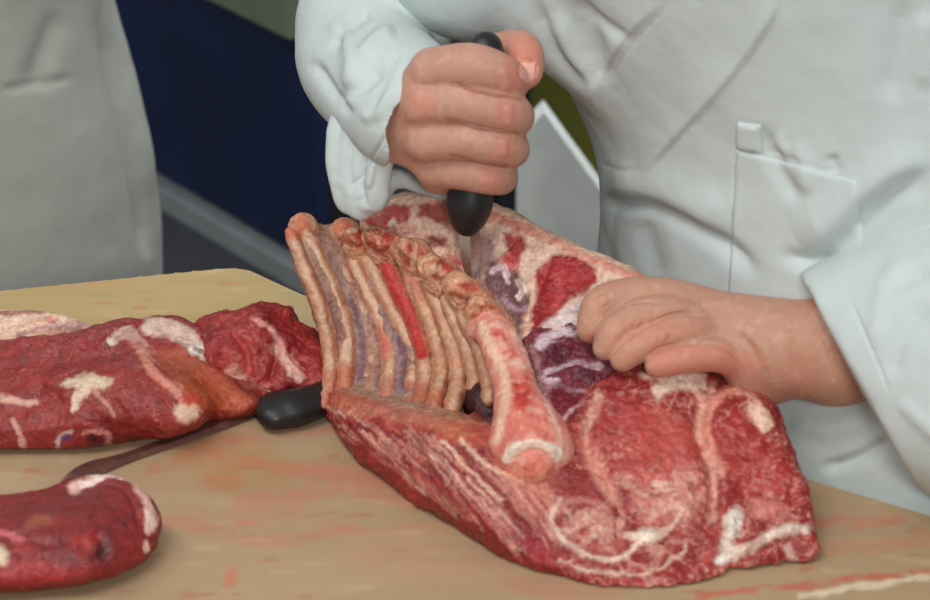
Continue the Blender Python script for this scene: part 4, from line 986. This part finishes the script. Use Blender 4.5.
R_REL = [([(402, 42), (388, 70), (374, 110), (372, 132)], 6, -1.5, 'g'), ([(384, 60), (368, 80), (350, 92), (338, 88)], 8, -4.5, 'g'), ([(330, 20), (350, 45), (352, 80), (342, 110)], 9, 4.5, 'g'), ([(372, 8), (352, 22), (330, 52)], 7, -4.5, 'g'),
  ([(420, 4), (440, 20), (462, 32)], 6, -3.75, 'g'), ([(396, 30), (376, 40), (360, 62)], 7, 4.5, 'g'), ([(312, 60), (330, 90), (352, 118)], 6, -4.5, 'g'),
  ([(406, 98), (382, 140), (366, 165), (345, 182)], 1.6, -1.8, 'g'), ([(350, 140), (346, 165), (340, 190)], 5, -3, 'g'), ([(360, 120), (380, 110), (396, 84)], 7, 3, 'g')]
slv = sleeve(([(470, -60, 290), (415, -20, 290), (370, 20, 290), (366, 62, 320), (392, 92, 356), (424, 118, 388)], [78, 72, 62, 56, 53, 52]),
       ([(372, 66, 325), (400, 106, 366), (440, 134, 410)], [28, 35, 41]), 'sleeve', R_REL, None, cuff=((452, 38, 380), (396, 150, 380), (530, 170, 380)))
s = Solid(0.0014)
vf = (ray(360, 170)/np.linalg.norm(ray(360, 170)), 1.5)
for pts, rad in (([(356, 112, 362), (349, 135, 368), (345, 165, 374), (348, 203, 378)], [18, 15, 13, 10]), ([(372, 118, 372), (364, 145, 376), (361, 175, 380), (362, 208, 382)], [17, 14, 13, 10]),
                 ([(386, 122, 382), (381, 145, 384), (376, 172, 386), (373, 200, 386)], [9, 9, 9, 10])):
    s.chain([P(*a_) for a_ in pts], [r_*U for r_ in rad], .006, vf, 4)
s.chain([P(378, 204, 382), P(386, 186, 374), (P(400, 178, 370)), P(420, 186, 368), P(450, 196, 368)], [7*U, 6*U, 5*U, 4.5*U, 4*U], .005)
coat_mesh(s, 'cuff', [([(350, 190), (368, 165), (384, 140)], 2, -1.4, 'g'), ([(352, 135), (348, 165), (352, 195)], 5, -2.2, 'g'), ([(366, 150), (360, 180), (366, 210)], 4, -2.4, 'g'), ([(375, 160), (368, 190)], 3, 1.8, 'g')], parent=slv, it=3, wr=(60, .0014))
L_REL = [([(905, 250), (880, 300), (875, 350)], 10, 2, 'g'), ([(930, 300), (900, 340), (890, 380)], 10, -2.5, 'g'), ([(850, 300), (870, 345), (890, 395)], 2, -1.0, 'g'), ([(880, 290), (930, 270)], 8, -2, 'g'), ([(900, 400), (940, 440)], 8, 2, 'g')]
sleeve(([(1090, 340, 500), (1000, 350, 492), (930, 354, 486), (868, 344, 478), (835, 342, 476)], [150, 128, 104, 72, 56]),
       ([(900, 350, 476), (862, 348, 474), (810, 345, 470)], [54, 48, 50]), 'sleeve', L_REL, cuff=((812, 298, 474), (864, 392, 474), (780, 360, 474)))

# ------------------------------------------------------------------ the second person, out of focus at the left
other = thing('person', 'person in a long white coat standing beyond the board’s left end', 'person', (on_y(-141, 200, .42)[0], .46, 0))
bx = other.location.x
s = Solid(0.008); B = lambda x, y, z: np.array([bx+x, .46+y, z])
F2 = (np.array([0, 1.0, 0]), 1.45)
s.chain([B(0, 0, .85), B(0, 0, 1.1), B(0, 0, 1.3), B(0, 0, 1.42)], [.15, .13, .16, .12], .05, F2); s.cone(B(0, 0, 1.48), B(0, .0, 1.56), .05, .05, .03)
for d in (-.09, .09): s.chain([B(d, 0, .85), B(d, -.01, .48), B(d, 0, .09)], [.085, .06, .045], .03); s.cone(B(d, 0, .05), B(d, -.14, .04), .045, .035, .03)
for d in (-1, 1): s.chain([B(d*.12, 0, 1.42), B(d*.2, 0, 1.38), B(d*.22, .06, 1.12), B(d*.1, -.15, 1.05)], [.06, .055, .042, .034], .03)
s.ball(B(0, -.02, 1.68), .10, .03); s.cone(B(0, 0, 1.5), B(0, -.01, 1.62), .05, .06, .03)
V, F = s.mesh(zmin=.002); me = raw('body', smooth(V, F, 3), F); setcol(me, np.tile(srgb(*SK), (len(V), 1))); link('body', me, M['skin'], other)
s = Solid(0.006)
s.chain([B(0.0, 0, .56), B(0, 0, .75), B(-.005, 0, 1.0), B(0, 0, 1.25), B(0, 0, 1.41)], [.205, .197, .165, .19, .14], .05, F2)
for d in (-1, 1): s.chain([B(d*.12, 0, 1.41), B(d*.2, 0, 1.38), B(d*.23, .06, 1.12), B(d*.13, -.12, 1.06)], [.085, .07, .06, .05], .03)
s.cone(B(0, 0, 1.5), B(0, 0, 1.6), .062, .062, .02, sub=True)
s.chain([B(0, 0, .40), B(0, 0, .535)], [.19, .195], .01, F2, sub=True)
o = coat_mesh(s, 'coat', [([(100, 0), (118, 90), (140, 200), (150, 260)], 8, -8, 'g'), ([(125, 0), (140, 90), (155, 200)], 8, 6, 'g'), ([(0, 90), (40, 84), (75, 78)], 4, -3, 'g'), ([(30, 90), (45, 50), (60, 10)], 12, -5, 'g')], base=(176, 176, 168), parent=other, lv=1, wr=(14, .003), zmin=.50)
